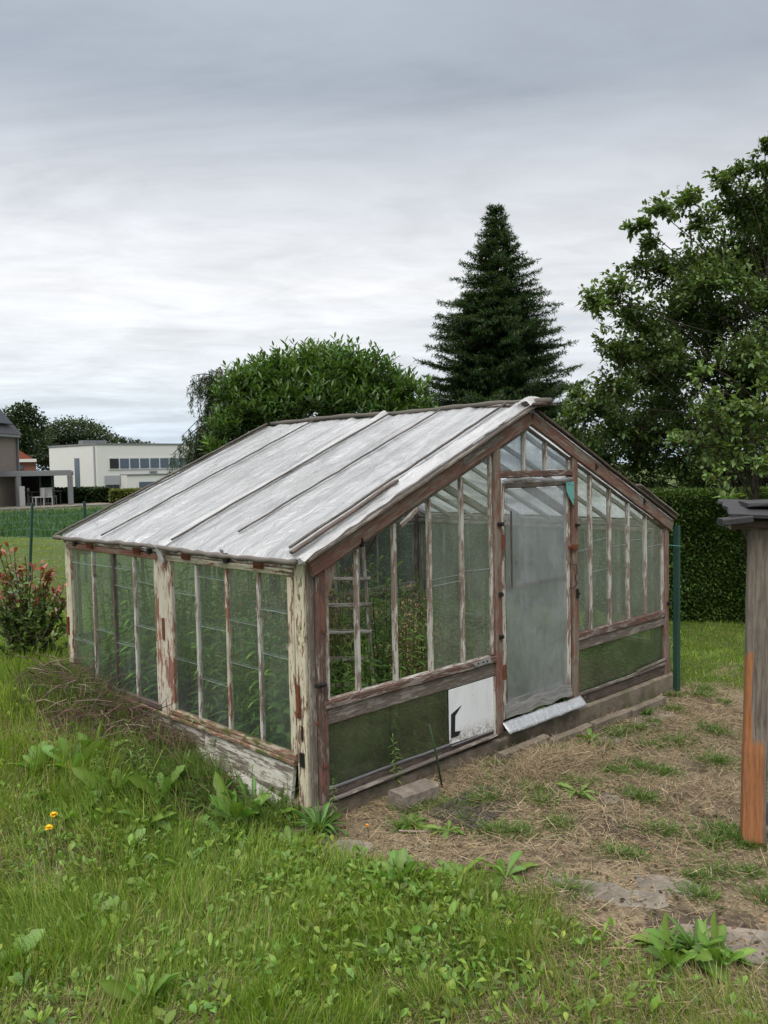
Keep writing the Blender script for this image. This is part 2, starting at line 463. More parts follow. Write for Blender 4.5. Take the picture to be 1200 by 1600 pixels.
def glass(name, haze=.12, hz_col=(.5, .55, .5), tint=(.86, .92, .88), streak=6, rough=.02, algae=0.0):
    m_, t, o = mat(name); oc = t.new('ShaderNodeTexCoord').outputs['Object']
    tr = t.new('ShaderNodeBsdfTransparent'); tr.inputs[0].default_value = (*tint, 1)
    gl = t.new('ShaderNodeBsdfGlossy'); gl.inputs['Roughness'].default_value = rough; gl.inputs[0].default_value = (.95, .97, 1, 1)
    bn = t.noise(oc, 2.2, 2, .5); t.l.new(t.bump(bn, .10, .02), gl.inputs['Normal'])
    fr = t.new('ShaderNodeFresnel'); fr.inputs[0].default_value = 1.5
    geo = t.new('ShaderNodeNewGeometry')
    front = t.math('SUBTRACT', 1.0, geo.outputs['Backfacing'])
    s1 = t.mixsh(t.math('MULTIPLY', t.math('MULTIPLY', fr.outputs[0], 1.6), front, clamp=True), tr.outputs[0], gl.outputs[0])
    df = t.new('ShaderNodeBsdfDiffuse'); tl = t.new('ShaderNodeBsdfTranslucent')
    n = t.noise(t.mapping(oc, scale=(streak, streak, 1.3)), 1.0, 7, .65, .4); n2 = t.noise(oc, 3, 5, .6)
    hc = t.mix(t.step(n2, .35, .7), hz_col, tuple(x * .5 for x in hz_col)) if not algae else t.mix(t.step(n2, .35, .65), hz_col, (.07, .085, .03))
    t.l.new(hc, df.inputs[0]); t.l.new(hc, tl.inputs[0])
    hz = t.mixsh(.45, df.outputs[0], tl.outputs[0])
    f = t.math('MULTIPLY', t.step(t.math('ADD', t.math('MULTIPLY', n, .6), t.math('MULTIPLY', n2, .4)), .32, .72, .45, 1.55), haze, clamp=True)
    t.l.new(t.mixsh(f, s1, hz), o.inputs[0])
    return m_
M['glass_left'] = glass('glass_left', .105, (.46, .50, .49), (.93, .97, .95))
M['glass_haze'] = glass('glass_haze', .18, (.52, .54, .50), (.94, .96, .94))
M['glass_top'] = glass('glass_top', .26, (.60, .63, .66), (.86, .9, .9))
M['glass_low'] = glass('glass_low', .34, (.20, .23, .14), (.90, .93, .84))
M['glass_low_pale'] = glass('glass_low_pale', .34, (.22, .26, .17), (.80, .88, .76))
M['glass_back'] = glass('glass_back', .22, (.45, .50, .47), (.92, .95, .93))
M['window'] = glass('window', .05, (.1, .1, .1), (.12, .14, .16), rough=.03)

def film(name, c, see=.2, dirt=.35, rough=.35, scale=1.0, gloss=.12, streakdir=(1, 1, 1), trl=.38, sv=(.4, 1.6), bd=.012):
    m_, t, o = mat(name); uv = t.new('ShaderNodeUVMap').outputs[0]
    st = t.noise(t.mapping(uv, scale=streakdir), 1.0, 8, .68, .5)
    cr = t.noise(t.mapping(uv, scale=(6 * scale, 3 * scale, 1)), 1.0, 5, .52, 1.8)
    bl = t.noise(t.mapping(uv, scale=(1.6 * scale, 1.6 * scale, 1), loc=(4, 9, 0)), 1.0, 5, .6, .8)
    fine = t.noise(t.mapping(uv, scale=(40, 40, 1)), 1.0, 5, .7)
    k1 = t.noise(t.mapping(uv, scale=(4 * scale, 1.6 * scale, 1), rot=(0, 0, .25)), 1.0, 3, .5, 2.2)
    k2 = t.noise(t.mapping(uv, scale=(11 * scale, 1.3 * scale, 1), loc=(3, 3, 0)), 1.0, 2, .5, 1.2)
    crease = t.math('MAXIMUM', t.step(t.math('ABSOLUTE', t.math('SUBTRACT', k1, .5)), 0, .022, 1, 0), t.step(t.math('ABSOLUTE', t.math('SUBTRACT', k2, .5)), 0, .035, 1, 0))
    c0_ = c
    cc = t.mix(t.math('MULTIPLY', t.step(st, .46, .66), dirt), c, tuple(x * .42 for x in c))
    cc = t.mix(t.math('MULTIPLY', t.step(fine, .62, .80), dirt * .5), cc, (.25, .24, .22))
    cc = t.mix(t.math('MULTIPLY', t.step(bl, .42, .66), dirt * .6), cc, tuple(x * .72 for x in c))
    cc = t.mix(t.math('MULTIPLY', crease, .30), cc, tuple(min(.88, x * 1.15) for x in c0_))  # creases also lightened in the colour, as painted streaks of highlight
    nb = t.bump(t.math('ADD', t.math('ADD', cr, t.math('MULTIPLY', crease, .25)), t.math('MULTIPLY', st, .5)), .55, bd)
    df = t.new('ShaderNodeBsdfDiffuse'); t.l.new(cc, df.inputs[0]); t.l.new(nb, df.inputs['Normal'])
    tl = t.new('ShaderNodeBsdfTranslucent'); t.l.new(cc, tl.inputs[0]); t.l.new(nb, tl.inputs['Normal'])
    gl = t.new('ShaderNodeBsdfGlossy'); gl.inputs['Roughness'].default_value = rough; t.l.new(nb, gl.inputs['Normal'])
    tr = t.new('ShaderNodeBsdfTransparent'); tr.inputs[0].default_value = (.92, .94, .95, 1)
    a_ = t.mixsh(trl, df.outputs[0], tl.outputs[0]); a_ = t.mixsh(gloss, a_, gl.outputs[0])
    seef = t.math('MULTIPLY', t.step(bl, .35, .68, sv[0], sv[1]), see, clamp=True)
    t.l.new(t.mixsh(seef, a_, tr.outputs[0]), o.inputs[0])
    return m_
M['film_roof'] = film('film_roof', (.635, .64, .65), .15, .50, .3, .8, .20, (15, 1.3, 1), .50, bd=.05)
M['film_roof_right'] = film('film_roof_right', (.76, .80, .84), .45, .3, .4, 1.0, .1, (16, 2, 1), .6)
M['film_door'] = film('film_door', (.54, .57, .60), .46, .30, .25, .7, .13, (9, 2.2, 1), .55, (.75, 1.25), .006)
M['film_lap'] = film('film_lap', (.66, .66, .65), .18, .5, .35, 1.6, .12, (14, 3, 1), .45)
M['film_hem'] = film('film_hem', (.40, .39, .37), .35, .5, .3, 1.6, .12, (8, 5, 1), .4)
M['rust'] = plain('rust', (.16, .055, .03), .8, .2, .2, .5, 60, .5)
M['black_iron'] = plain('black_iron', (.018, .016, .016), .5, .4, .3, .4, 40)
M['flashing'] = plain('flashing', (.42, .43, .44), .42, .5, .6, .6, 30, .9, .01)
M['zinc'] = plain('zinc', (.20, .20, .21), .5, .4, .5, .35, 22, .4)
M['teal'] = plain('teal', (.13, .34, .31), .5, .3, 0, .15, 20, .1)
M['sign_white'] = plain('sign_white', (.74, .76, .79), .35, .4, 0, .06, 6, .05)
def sign_mat():
    m_, t, o = mat('sign_panel_white'); oc = t.new('ShaderNodeTexCoord').outputs['Object']
    sp = t.new('ShaderNodeSeparateXYZ'); t.l.new(oc, sp.inputs[0])
    a = t.noise(oc, 55, 6, .7); b_ = t.noise(t.mapping(oc, scale=(9, 9, 2.5)), 1.0, 6, .65)
    c = t.mix(t.math('MULTIPLY', t.step(b_, .42, .72), .35), (.72, .74, .76), (.48, .47, .43))
    c = t.mix(t.math('MULTIPLY', t.step(a, .66, .70), .8), c, (.16, .13, .10))
    c = t.mix(t.math('MULTIPLY', t.step(sp.outputs[2], .13, .015), t.step(a, .40, .6)), c, (.24, .20, .15))
    t.l.new(principled(t, c, .38, .4), o.inputs[0]); return m_
M['sign_white'] = sign_mat()
M['sign_black'] = plain('sign_black', (.012, .012, .015), .45, .4, 0, .2, 20, .05)
M['green_paint'] = plain('green_paint', (.018, .055, .042), .45, .4, 0, .5, 14, .3)
M['wire'] = plain('wire', (.10, .24, .22), .5, .3, 0, .1, 20)
M['slate'] = plain('slate', (.035, .034, .036), .75, .3, 0, .6, 18, .9, .01)
M['stake'] = plain('stake', (.03, .06, .025), .5, .3, 0, .2, 20)

def soilmat():
    m_, t, o = mat('ground'); oc = t.new('ShaderNodeTexCoord').outputs['Object']
    a = t.new('ShaderNodeAttribute'); a.attribute_name = 'Col'
    sp = t.new('ShaderNodeSeparateColor'); t.l.new(a.outputs['Color'], sp.inputs[0])
    n1 = t.noise(oc, 2.2, 8, .65, .3); n2 = t.noise(oc, 14, 8, .7, .5); n3 = t.noise(oc, 60, 6, .7); n4 = t.noise(oc, .18, 4, .5)
    green = t.mix(t.step(n2, .35, .65), (.040, .055, .018), (.085, .115, .030))
    green = t.mix(t.math('MULTIPLY', t.step(n4, .35, .65), .5), green, (.105, .125, .04))
    green = t.mix(t.math('MULTIPLY', t.step(n3, .55, .7), .35), green, (.16, .15, .07))
    straw = t.mix(t.step(n2, .3, .6), (.085, .062, .043), (.20, .155, .098))
    straw = t.mix(t.step(n3, .48, .62), straw, (.30, .235, .15))
    straw = t.mix(t.math('MULTIPLY', t.step(n1, .52, .62), .85), straw, (.065, .050, .037))
    soil = t.mix(t.step(n3, .35, .65), (.030, .022, .016), (.075, .055, .040))
    crop = t.mix(t.step(n2, .35, .65), (.045, .085, .03), (.07, .12, .04))
    c = t.mix(sp.outputs[0], green, straw); c = t.mix(sp.outputs[1], c, soil); c = t.mix(sp.outputs[2], c, crop)
    t.l.new(principled(t, c, .95, .1, 0, t.bump(t.math('ADD', n2, t.math('MULTIPLY', n3, .5)), .9, .02)), o.inputs[0])
    return m_
M['ground'] = soilmat()

# ================================================================== GROUND
def crop(x, y):
    d = np.hypot(x - CAM[0], y - CAM[1])
    return ss(25.5, 26.5, d + (fbm(x, y, .3, 77) - .5) * 1.5) * (1 - ss(42, 43, d)) * ss(.6, .9, np.asarray(y) / np.maximum(np.abs(x), .1))
def make_ground():
    n = 300; s = np.linspace(-1, 1, n + 1)
    g = np.sinh(s * 7.2) / np.sinh(7.2) * 900
    X, Y = np.meshgrid(g + .3, g + .2)
    Z = hgt(X, Y)
    V = np.stack([X, Y, Z], -1).reshape(-1, 3)
    i = np.arange(n); a = (i[:, None] * (n + 1) + i[None, :]).ravel()
    F = np.stack([a, a + 1, a + n + 2, a + n + 1], 1)
    x, y = V[:, 0], V[:, 1]
    ins = (x > 0) & (x < 3.9) & (y > 0) & (y < 2.95)
    C_ = np.stack([dry(x, y), np.maximum(heap(x, y), ins * 1.0), crop(x, y)], 1)
    B = Bulk(); B.add(V, f4=F, c=C_)
    o = B.build('ground', M['ground'], smooth=True); o['kind'] = 'structure'
make_ground()

# ================================================================== GREENHOUSE
GW, GL_ = 3.9, 2.92
gh = thing('greenhouse', 'old glass greenhouse with peeling red and cream wooden frame and white sheeted roof', 'greenhouse', (0, 0, 0))
EX, EZ, RX, RZ = -.06, 1.265, 1.96, 2.155       # roof surface at the eave and at the ridge
SL = (RZ - EZ) / (RX - EX)
def low(x):   # underside of the rake boards
    return 1.172 + .425 * (x if x < 1.95 else 3.9 - x)

# concrete footing
f = Wood(); f.box(-.03, -.05, -.34, 3.93, .06, -.055, bev=.012, jit=.004)
f.box(-.04, .08, -.34, .05, 2.95, -.04, bev=.01); f.box(3.86, .08, -.34, 3.94, 2.95, -.05, bev=.01)
f.build('footing', M['concrete'], gh)

def bar(pts, w_, d_, m_, name, parent, up=(0, 1, 0)):
    b = Wood(); b.beam(pts[0], pts[1], w_, d_, up); return b.build(name, M[m_], parent)
def hbox(b6, m_, name, parent=None, label=None, **k):
    b = Wood(); b.box(*b6, **k); return b.build(name, M[m_], parent if parent else gh, label=label)

# --- corner posts
hbox((-.022, .008, -.22, .045, .085, 1.245), 'cream_peel', 'corner_post')
b = Wood(); b.box(.0, -.012, -.12, .040, .0065, 1.235); b.build('corner_batten', M['grey_wood'], gh)
b = Wood(); b.box(.043, -.030, -.16, .108, .010, 1.20); b.build('gable_post', M['red_worn'], gh)
hbox((-.018, 2.87, -.10, .045, 2.935, 1.235), 'cream_peel', 'corner_post')
b = Wood(); b.box(3.835, -.030, -.10, 3.905, .010, 1.24); b.build('gable_post', M['red_board'], gh)
hbox((3.845, .013, -.16, 3.91, .08, 1.235), 'grey_wood', 'corner_post')
hbox((3.845, 2.86, -.16, 3.91, 2.93, 1.235), 'grey_wood', 'corner_post')
hbox((3.912, -.02, -.12, 3.95, .03, .24), 'grey_wood', 'corner_batten')

# --- left wall: fascia, base board, two sashes
hbox((-.012, .088, 1.212, .030, 2.868, 1.262), 'white_peel', 'eave_beam')
b = Wood(); b.box(-.020, 1.0, -.14, .004, 2.86, .155, jit=.004); b.build('base_board', M['board_white'], gh)
b = Wood(); b.beam((-.028, .12, .02), (-.022, .996, .03), .022, .25, (0.12, 0, 1), jit=.004); b.build('base_board', M['board_white'], gh)
hbox((-.040, .10, .150, .02, 2.86, .176), 'mossy_sill', 'sill', jit=.003)
# centre post between the sashes
hbox((-.030, 1.385, .177, .03, 1.500, 1.211), 'cream_red', 'wall_post')
def panes(rects, m_, parent, name='window_pane'):
    """thin glass sheets of one window: each rect is a 3D quad; thickness along n"""
    b = Wood()
    for q, nv in rects: b.prism(q, nv, .003)
    return b.build(name, M[m_], parent)
def sash(y0, y1, bars_, mats, laps, x=-.012):
    root = Wood(); z0, z1 = .178, 1.210
    root.box(x - .018, y0, z1 - .036, x + .018, y1, z1)  # head rail
    so = root.build('window_sash', M[mats[0]], gh)
    bt = Wood(); bt.box(x - .020, y0, z0, x + .018, y1, z0 + .038, jit=.002); bt.build('bottom_rail', M[mats[1]], so)
    for ya, yb, mm in ((y0, y0 + .048, mats[2]), (y1 - .042, y1, mats[3])):
        s_ = Wood(); s_.box(x - .018, ya, z0 + .0385, x + .018, yb, z1 - .0365); s_.build('stile', M[mm], so)
    for i, yb in enumerate(bars_):
        s_ = Wood(); s_.box(x - .014, yb - .011, z0 + .0385, x + .016, yb + .011, z1 - .0365, jit=.001); s_.build('glazing_bar', M[mats[4 + i % 2]], so)
    ed = [y0 + .048] + list(bars_) + [y1 - .042]; R = []
    for i in range(len(ed) - 1):
        a_, c_ = ed[i] + .006, ed[i + 1] - .006
        zs = [z0 + .03] + sorted(laps[i]) + [z1 - .03]
        for k in range(len(zs) - 1):
            xo = x - .002 + .0045 * (k % 2); ov = .012 if k < len(zs) - 2 else 0
            R.append(([(xo, a_, zs[k]), (xo, c_, zs[k]), (xo, c_, zs[k + 1] + ov), (xo, a_, zs[k + 1] + ov)], (1, 0, 0)))
    panes(R, 'glass_left', so)
    # grey putty/lap edges show as pale lines
    lp = Wood()
    for i in range(len(ed) - 1):
        for z_ in laps[i]:
            lp = Wood(); lp.beam((x - .0065, ed[i] + .012, z_), (x - .0065, ed[i + 1] - .012, z_ + random.uniform(-.006, .006)), .0016, .0022, (0, 0, 1), seg=2); lp.build('pane_lap', M['glass_edge'], so)
    return so
M['glass_edge'] = plain('glass_edge', (.32, .36, .34), .4, .4, 0, .2, 30)
s1 = sash(.088, 1.383, (.406, .722, 1.048), ('cream_peel', 'mossy_sill', 'cream_peel', 'cream_red', 'white_bar', 'cream_red'),
          [[.72, .97], [.62, .87], [.47, .80, 1.10], [.55, .98]])
s2 = sash(1.502, 2.868, (1.835, 2.135, 2.455), ('red_top', 'dark_wood', 'cream_red', 'cream_peel', 'white_bar', 'dark_wood'),
          [[1.0, .70], [.55, 1.08, .95], [.60, 1.08], [.48, 1.07]])
for s_ in (s1, s2): pass
# hinges, catches on the left wall
for y_, z_ in ((.37, 1.212), (1.13, 1.212), (1.75, 1.21), (2.45, 1.208)):
    h = Wood(); h.box(-.046, y_ - .042, z_ - .012, -.034, y_ + .042, z_ + .030); h.box(-.050, y_ - .036, z_ + .0, -.0465, y_ + .036, z_ + .012)
    h.build('hinge', M['rust'], gh)
for y_, z_ in ((.70, 1.225), (1.60, 1.225), (2.72, 1.215)):
    h = Wood(); h.box(-.042, y_ - .018, z_ - .018, -.016, y_ + .018, z_ + .04); h.build('catch', M['black_iron'], gh)
h = Wood(); h.box(-.040, .72, 1.215, -.034, .75, 1.285); h.build('clip', M['zinc'], gh)
h = Wood(); h.box(-.036, .045, .42, -.026, .068, .60); h.box(-.046, .048, .43, -.037, .066, .455); h.build('hasp', M['rust'], gh)
h = Wood(); h.box(-.034, .02, .16, -.024, .055, .235); h.build('catch', M['black_iron'], gh); h = Wood(); h.box(-.030, .03, .30, -.0235, .04, .38); h.build('catch', M['black_iron'], gh)
h = Wood(); h.box(-.040, 1.425, .66, -.031, 1.45, .80); h.build('hasp', M['rust'], gh)
h = Wood(); h.box(-.040, 2.88, .50, -.0195, 2.905, .64); h.build('hasp', M['rust'], gh)

# --- front gable
hbox((.11, -.020, -.054, 1.52, .012, .012), 'dark_wood', 'bottom_rail', jit=.003)
hbox((2.525, -.020, -.054, 3.834, .012, .030), 'dark_wood', 'bottom_rail', jit=.003)
b = Wood(); b.beam((.10, -.052, -.030), (1.50, -.052, -.012), .05, .012, (0, .25, 1)); b.build('drip_ledge', M['grey_wood'], gh)
hbox((.11, -.020, .365, 1.545, .014, .452), 'grey_wood', 'mid_rail', jit=.002)
b = Wood(); b.box(.085, -.036, .4535, 1.545, .014, .500, jit=.002); b.build('window_rail', M['red_worn'], gh)
b = Wood(); b.box(.11, -.030, .5005, 1.50, .010, .507, jit=.0005); b.build('window_ledge', M['white_bar'], gh)
hbox((2.517, -.020, .365, 3.834, .014, .440), 'grey_wood', 'mid_rail', jit=.002)
b = Wood(); b.box(2.517, -.034, .4415, 3.834, .014, .500, jit=.002); b.build('window_rail', M['red_worn'], gh)
# door posts
b = Wood(); b.box(1.547, -.040, -.02, 1.612, .030, low(1.58) + .02); b.build('door_post', M['red_board'], gh)
b = Wood(); b.box(2.450, -.040, -.02, 2.515, .030, low(2.48) + .02); b.build('door_post', M['red_board'], gh)
hbox((1.522, -.030, -.03, 1.5455, .0, .362), 'white_peel', 'sign_batten')
hbox((1.613, -.034, 1.660, 2.449, .020, 1.705), 'red_worn', 'lintel')
# rake boards
TH = math.atan(.43)
def rake(name, m_, x0, z0, x1, z1, y, w_, d_):
    b_ = Wood(); b_.beam((x0, y, z0), (x1, y, z1), w_, d_, (0, 0, 1), jit=.002); return b_.build(name, M[m_], gh)
rake('rake_board', 'red_board', .0, 1.222, 1.945, 1.222 + .43 * 1.945, -.032, .030, .088)
rake('rake_board', 'red_board', 3.935, 1.205, 1.955, 1.205 + .43 * 1.98, -.034, .030, .092)
rake('rake_cap', 'grey_wood', -.045, 1.275, 1.95, 1.275 + .4335 * 1.995, -.060, .05, .020)
rake('rake_cap', 'dark_wood', 3.97, 1.262, 2.0, 1.262 + .4285 * 1.97, -.050, .04, .018)
for x_, z_, m_ in ((.13, 1.165, 'red_board'), (1.55, 1.79, 'white_bar')):
    pass
b = Wood(); b.prism([(.10, -.031, 1.225), (.10, -.031, 1.06), (.135, -.031, 1.09), (.19, -.031, 1.26)], (0, 1, 0), .02); b.build('corner_gusset', M['red_board'], gh)
b = Wood(); b.beam((.66, -.052, 1.41), (.80, -.055, 1.50), .008, .03, (0, 0, 1)); b.build('splice', M['white_bar'], gh)
b = Wood(); b.beam((1.22, -.0495, 1.768), (1.62, -.0495, 1.938), .006, .05, (0, 0, 1)); b.build('splice', M['grey_wood'], gh)
# gable glazing: left window, right window, top light
def gable_window(xs, z0, topf, m_bar, glaz, name, x0, x1, y=-.004, mstile=('white_bar', 'white_bar'), stiles=True):
    r_ = Wood()
    wx = .024
    if name == 'top_light':
        r_.beam((x0, y, low(x0) - .010), (1.948, y, low(1.948) - .010), .028, .020, (0, 0, 1), jit=.001)
        r2_ = Wood(); r2_.beam((x1, y, low(x1) - .010), (1.952, y, low(1.952) - .010), .028, .020, (0, 0, 1), jit=.001); r2_.build('top_rail', M['grey_wood'], gh)
    else: r_.beam((x0, y, topf(x0) - .010), (x1, y, topf(x1) - .010), .028, .020, (0, 0, 1), jit=.001)
    so = r_.build(name, M['grey_wood'], gh)
    if stiles:
        for xa in ((x0 + wx / 2, mstile[0]), (x1 - wx / 2, mstile[1])):
            s_ = Wood(); s_.box(xa[0] - wx / 2, y - .016, z0, xa[0] + wx / 2, y + .012, topf(xa[0]) - .022); s_.build('stile', M[xa[1]], so)
    for xb in xs:
        s_ = Wood(); s_.box(xb - .011, y - .022, z0, xb + .011, y + .014, topf(xb) - .021, jit=.0012); s_.build('glazing_bar', M[m_bar], so)
    ed = [x0 + .01] + list(xs) + [x1 - .01]
    bymat = {}
    for i, g in enumerate(glaz):
        if not g: continue
        a_, c_ = ed[i] + .004, ed[i + 1] - .004
        bymat.setdefault(g, []).append(([(a_, y, z0 + .002), (c_, y, z0 + .002), (c_, y, topf(c_) - .016), (a_, y, topf(a_) - .016)], (0, -1, 0)))
    for g, R in bymat.items(): panes(R, g, so)
    return so
gwL = gable_window((.345, .640, .942, 1.240), .508, low, 'white_bar', (None, None, None, 'glass_haze', 'glass_haze'), 'window_sash', .109, 1.546)
gwR = gable_window((2.712, 2.982, 3.258, 3.532), .501, low, 'white_bar', ('glass_haze',) * 5, 'window_sash', 2.516, 3.834)
def lowtop(x): return min(low(x), low(1.95) - .0)
gwT = gable_window((1.897, 2.146), 1.706, lambda x: low(x), 'white_bar', (), 'top_light', 1.613, 2.449)
panes([([(1.622, -.004, 1.708), (1.90, -.004, 1.708), (1.90, -.004, low(1.90) - .012), (1.622, -.004, low(1.622) - .012)], (0, -1, 0)),
       ([(1.905, -.004, 1.708), (2.14, -.004, 1.708), (2.14, -.004, low(2.14) - .012), (1.95, -.004, low(1.95) - .012), (1.905, -.004, low(1.905) - .012)], (0, -1, 0)),
       ([(2.15, -.004, 1.708), (2.44, -.004, 1.708), (2.44, -.004, low(2.44) - .012), (2.15, -.004, low(2.15) - .012)], (0, -1, 0))], 'glass_top', gwT)
# lap lines on the hazed panes
lp = Wood()
for x0_, x1_, z_ in ((.955, 1.23, 1.06), (1.252, 1.52, 1.085), (.955, 1.23, 1.02), (2.53, 2.70, 1.10), (2.725, 2.97, 1.16), (2.995, 3.245, 1.10), (3.27, 3.52, 1.13), (3.545, 3.81, 1.05), (2.725, 2.97, .93)):
    lp = Wood(); lp.beam((x0_, -.009, z_), (x1_, -.009, z_ + random.uniform(-.01, .015)), .0016, .0022, (0, 0, 1), seg=2); lp.build('pane_lap', M['glass_edge'], gwL if x0_ < 1.6 else gwR)
# low panels
panes([([(.108, -.004, .012), (.60, -.004, .012), (.60, -.004, .364), (.108, -.004, .364)], (0, -1, 0)),
       ([(.592, -.009, .012), (1.12, -.009, .012), (1.12, -.009, .364), (.592, -.009, .364)], (0, -1, 0))], 'glass_low', gh)
panes([([(2.516, -.004, .030), (3.834, -.004, .030), (3.834, -.004, .364), (2.516, -.004, .364)], (0, -1, 0))], 'glass_low_pale', gh)
b = Wood(); b.box(.108, -.024, .0125, 1.09, -.0145, .026); b.build('glazing_bead', M['zinc'], gh)
b = Wood(); b.beam((2.52, -.026, .040), (3.83, -.030, .045), .012, .022, (0, 0, 1)); b.beam((3.35, -.035, .06), (3.85, -.035, .085), .012, .02, (0, 0, 1)); b.build('glazing_bead', M['grey_wood'], gh)
# the sign panel with the cut-off black mark
sg = Wood(); sg.prism([(1.086, -.019, .022), (1.5215, -.019, .012), (1.5215, -.019, .364), (1.086, -.019, .362)], (0, -1, 0), .006)
sgo = sg.build('sign_panel', M['sign_white'], gh, label='white plastic sign offcut with part of a black character')
k = Wood()
k.prism([(1.201, -0.0255, 0.245), (1.1, -0.0255, 0.208), (1.096, -0.0255, 0.059), (1.169, -0.0255, 0.058), (1.189, -0.0255, 0.085), (1.134, -0.0255, 0.091), (1.139, -0.0255, 0.191)], (0, -1, 0), .0015)
k.build('black_mark', M['sign_black'], sgo)
sk = Wood(); sk.box(1.10, -.030, .004, 1.52, -.0145, .0115); sk.build('sign_rail', M['zinc'], gh)
# metal plate with stamped holes
mp = Wood(); mp.prism([(1.30, -.040, .492), (1.475, -.040, .505), (1.475, -.040, .470), (1.33, -.040, .466)], (0, -1, 0), .003); mpo = mp.build('metal_plate', M['flashing'], gh)
for x_ in (1.35, 1.40, 1.44):
    q_ = Wood(); q_.box(x_ - .006, -.0455, .480, x_ + .006, -.0435, .490, seg=1, jit=0); q_.build('rivet', M['black_iron'], mpo)
# black latches on the gable
for x_, z_, w_, h_ in ((.045, .60, .065, .02), (1.59, 1.36, .05, .028), (1.585, .90, .03, .03), (1.585, .62, .035, .028), (.36, 1.335, .014, .05), (3.45, 1.43, .02, .05), (3.87, .55, .02, .03), (2.485, .80, .02, .07), (2.74, 1.72, .018, .05), (2.487, 1.30, .03, .02)):
    h = Wood(); h.box(x_ - w_ / 2, -.056, z_ - h_ / 2, x_ + w_ / 2, -.0305 if x_ != 1.59 else -.0405, z_ + h_ / 2, seg=1); h.box(x_ - .008, -.066, z_ - .008, x_ + .008, -.0565, z_ + .008, seg=1); h.build('latch', M['black_iron'], gh)
for x_, z_ in ((.075, .885), (.02, .40), (.072, .155)):
    h = Wood(); h.box(x_ - .008, -.040, z_ - .008, x_ + .008, -.0305, z_ + .008, seg=1); h.build('bolt', M['rust'], gh)

# --- door
dr = Wood(); dr.box(1.622, -.026, .055, 1.668, .008, 1.628); dr.box(2.388, -.026, .055, 2.428, .008, 1.628)
door = dr.build('door', M['white_peel'], gh)
b = Wood(); b.box(1.669, -.024, 1.590, 2.387, .006, 1.628); b.build('top_rail', M['grey_wood'], door)
b = Wood(); b.box(1.669, -.010, .915, 2.387, .006, .950); b.build('middle_rail', M['dark_wood'], door)
b = Wood(); b.box(1.669, -.010, .060, 2.387, .006, .165); b.build('bottom_rail', M['grey_wood'], door)
def dfilm(u, v):
    x = 1.672 + u * .714; z = .075 + v * 1.51
    n_ = float(fbm(u * 3, v * 5, 1.5, 3)) - .5; n2_ = float(vn(u * 9 + v * 3, v * 8, 1.2, 8)) - .5
    top = ss(.9, 1, v)
    return (x, -.022 - .012 * n_ * (1 - .3 * top) - .006 * n2_ - .002 * math.sin(u * 40 + v * 9) * float(ss(.8, 1, v)), z + .006 * n_)
grid('plastic_sheet', dfilm, 60, 110, M['film_door'], door, (1, 2.2))
def rollfilm(u, v):
    a_ = v * 2 * PI; r_ = .010 + .004 * math.sin(u * 23) + .006 * (float(vn(u * 20, v * 4, 1, 4)) - .5)
    return (1.63 + u * .80, -.047 + math.cos(a_) * r_, 1.640 + math.sin(a_) * r_ * 1.2 + .008 * math.sin(u * 6))
grid('rolled_film', rollfilm, 50, 10, M['film_hem'], door, (2, 1))
b = Wood(); b.box(1.705, -.046, .93, 1.717, -.036, 1.44); b.build('batten', M['dark_wood'], door)
h = Wood(); h.box(2.395, -.040, 1.135, 2.455, -.0265, 1.155); h.box(2.43, -.0575, 1.125, 2.48, -.0405, 1.165); h.build('bolt', M['rust'], door)
B = Bulk(); tube(B, [(2.42, -.035, 1.02), (2.455, -.06, 1.015), (2.452, -.065, .96), (2.43, -.06, .92), (2.455, -.065, .88), (2.43, -.05, .845), (2.40, -.035, .85)], .004, 6); B.build('hook', M['black_iron'], door, True)
for z_ in (.38, 1.24):
    h = Wood(); h.box(1.607, -.050, z_ - .05, 1.635, -.0405, z_ + .05); h.build('hinge', M['rust'], door)
tl = Wood(); tl.prism([(2.335, -.052, 1.615), (2.437, -.052, 1.618), (2.440, -.052, 1.50), (2.428, -.052, 1.445), (2.345, -.052, 1.545)], (0, -1, 0), .003)
tlo = tl.build('corner_patch', M['teal'], gh, label='teal plastic patch nailed at the upper corner of the door')
for x_, z_ in ((2.36, 1.60), (2.39, 1.60), (2.42, 1.59), (2.425, 1.49)):
    q_ = Wood(); q_.box(x_ - .003, -.058, z_ - .003, x_ + .003, -.0555, z_ + .003, seg=1, jit=0); q_.build('nail', M['black_iron'], tlo)
def flash(u, v):
    x = 1.585 + u * .93
    n_ = float(fbm(u * 6, v * 1.5, 1.3, 2)) - .5
    return (x, -.045 - .060 * v + .012 * n_, .048 - .060 * v - .006 * u + .014 * n_)
grid('threshold_flashing', flash, 40, 5, M['flashing'], gh, (1, 1), thick=.003)
def ftop(u, v): return (1.63 + u * .79, -.0285 - .02 * v, .150 - .085 * v + .008 * math.sin(u * 17) + .01 * (float(vn(u * 12, v * 3, 1, 6)) - .5))
grid('sheet_hem', ftop, 30, 4, M['film_hem'], door, (1, 1))

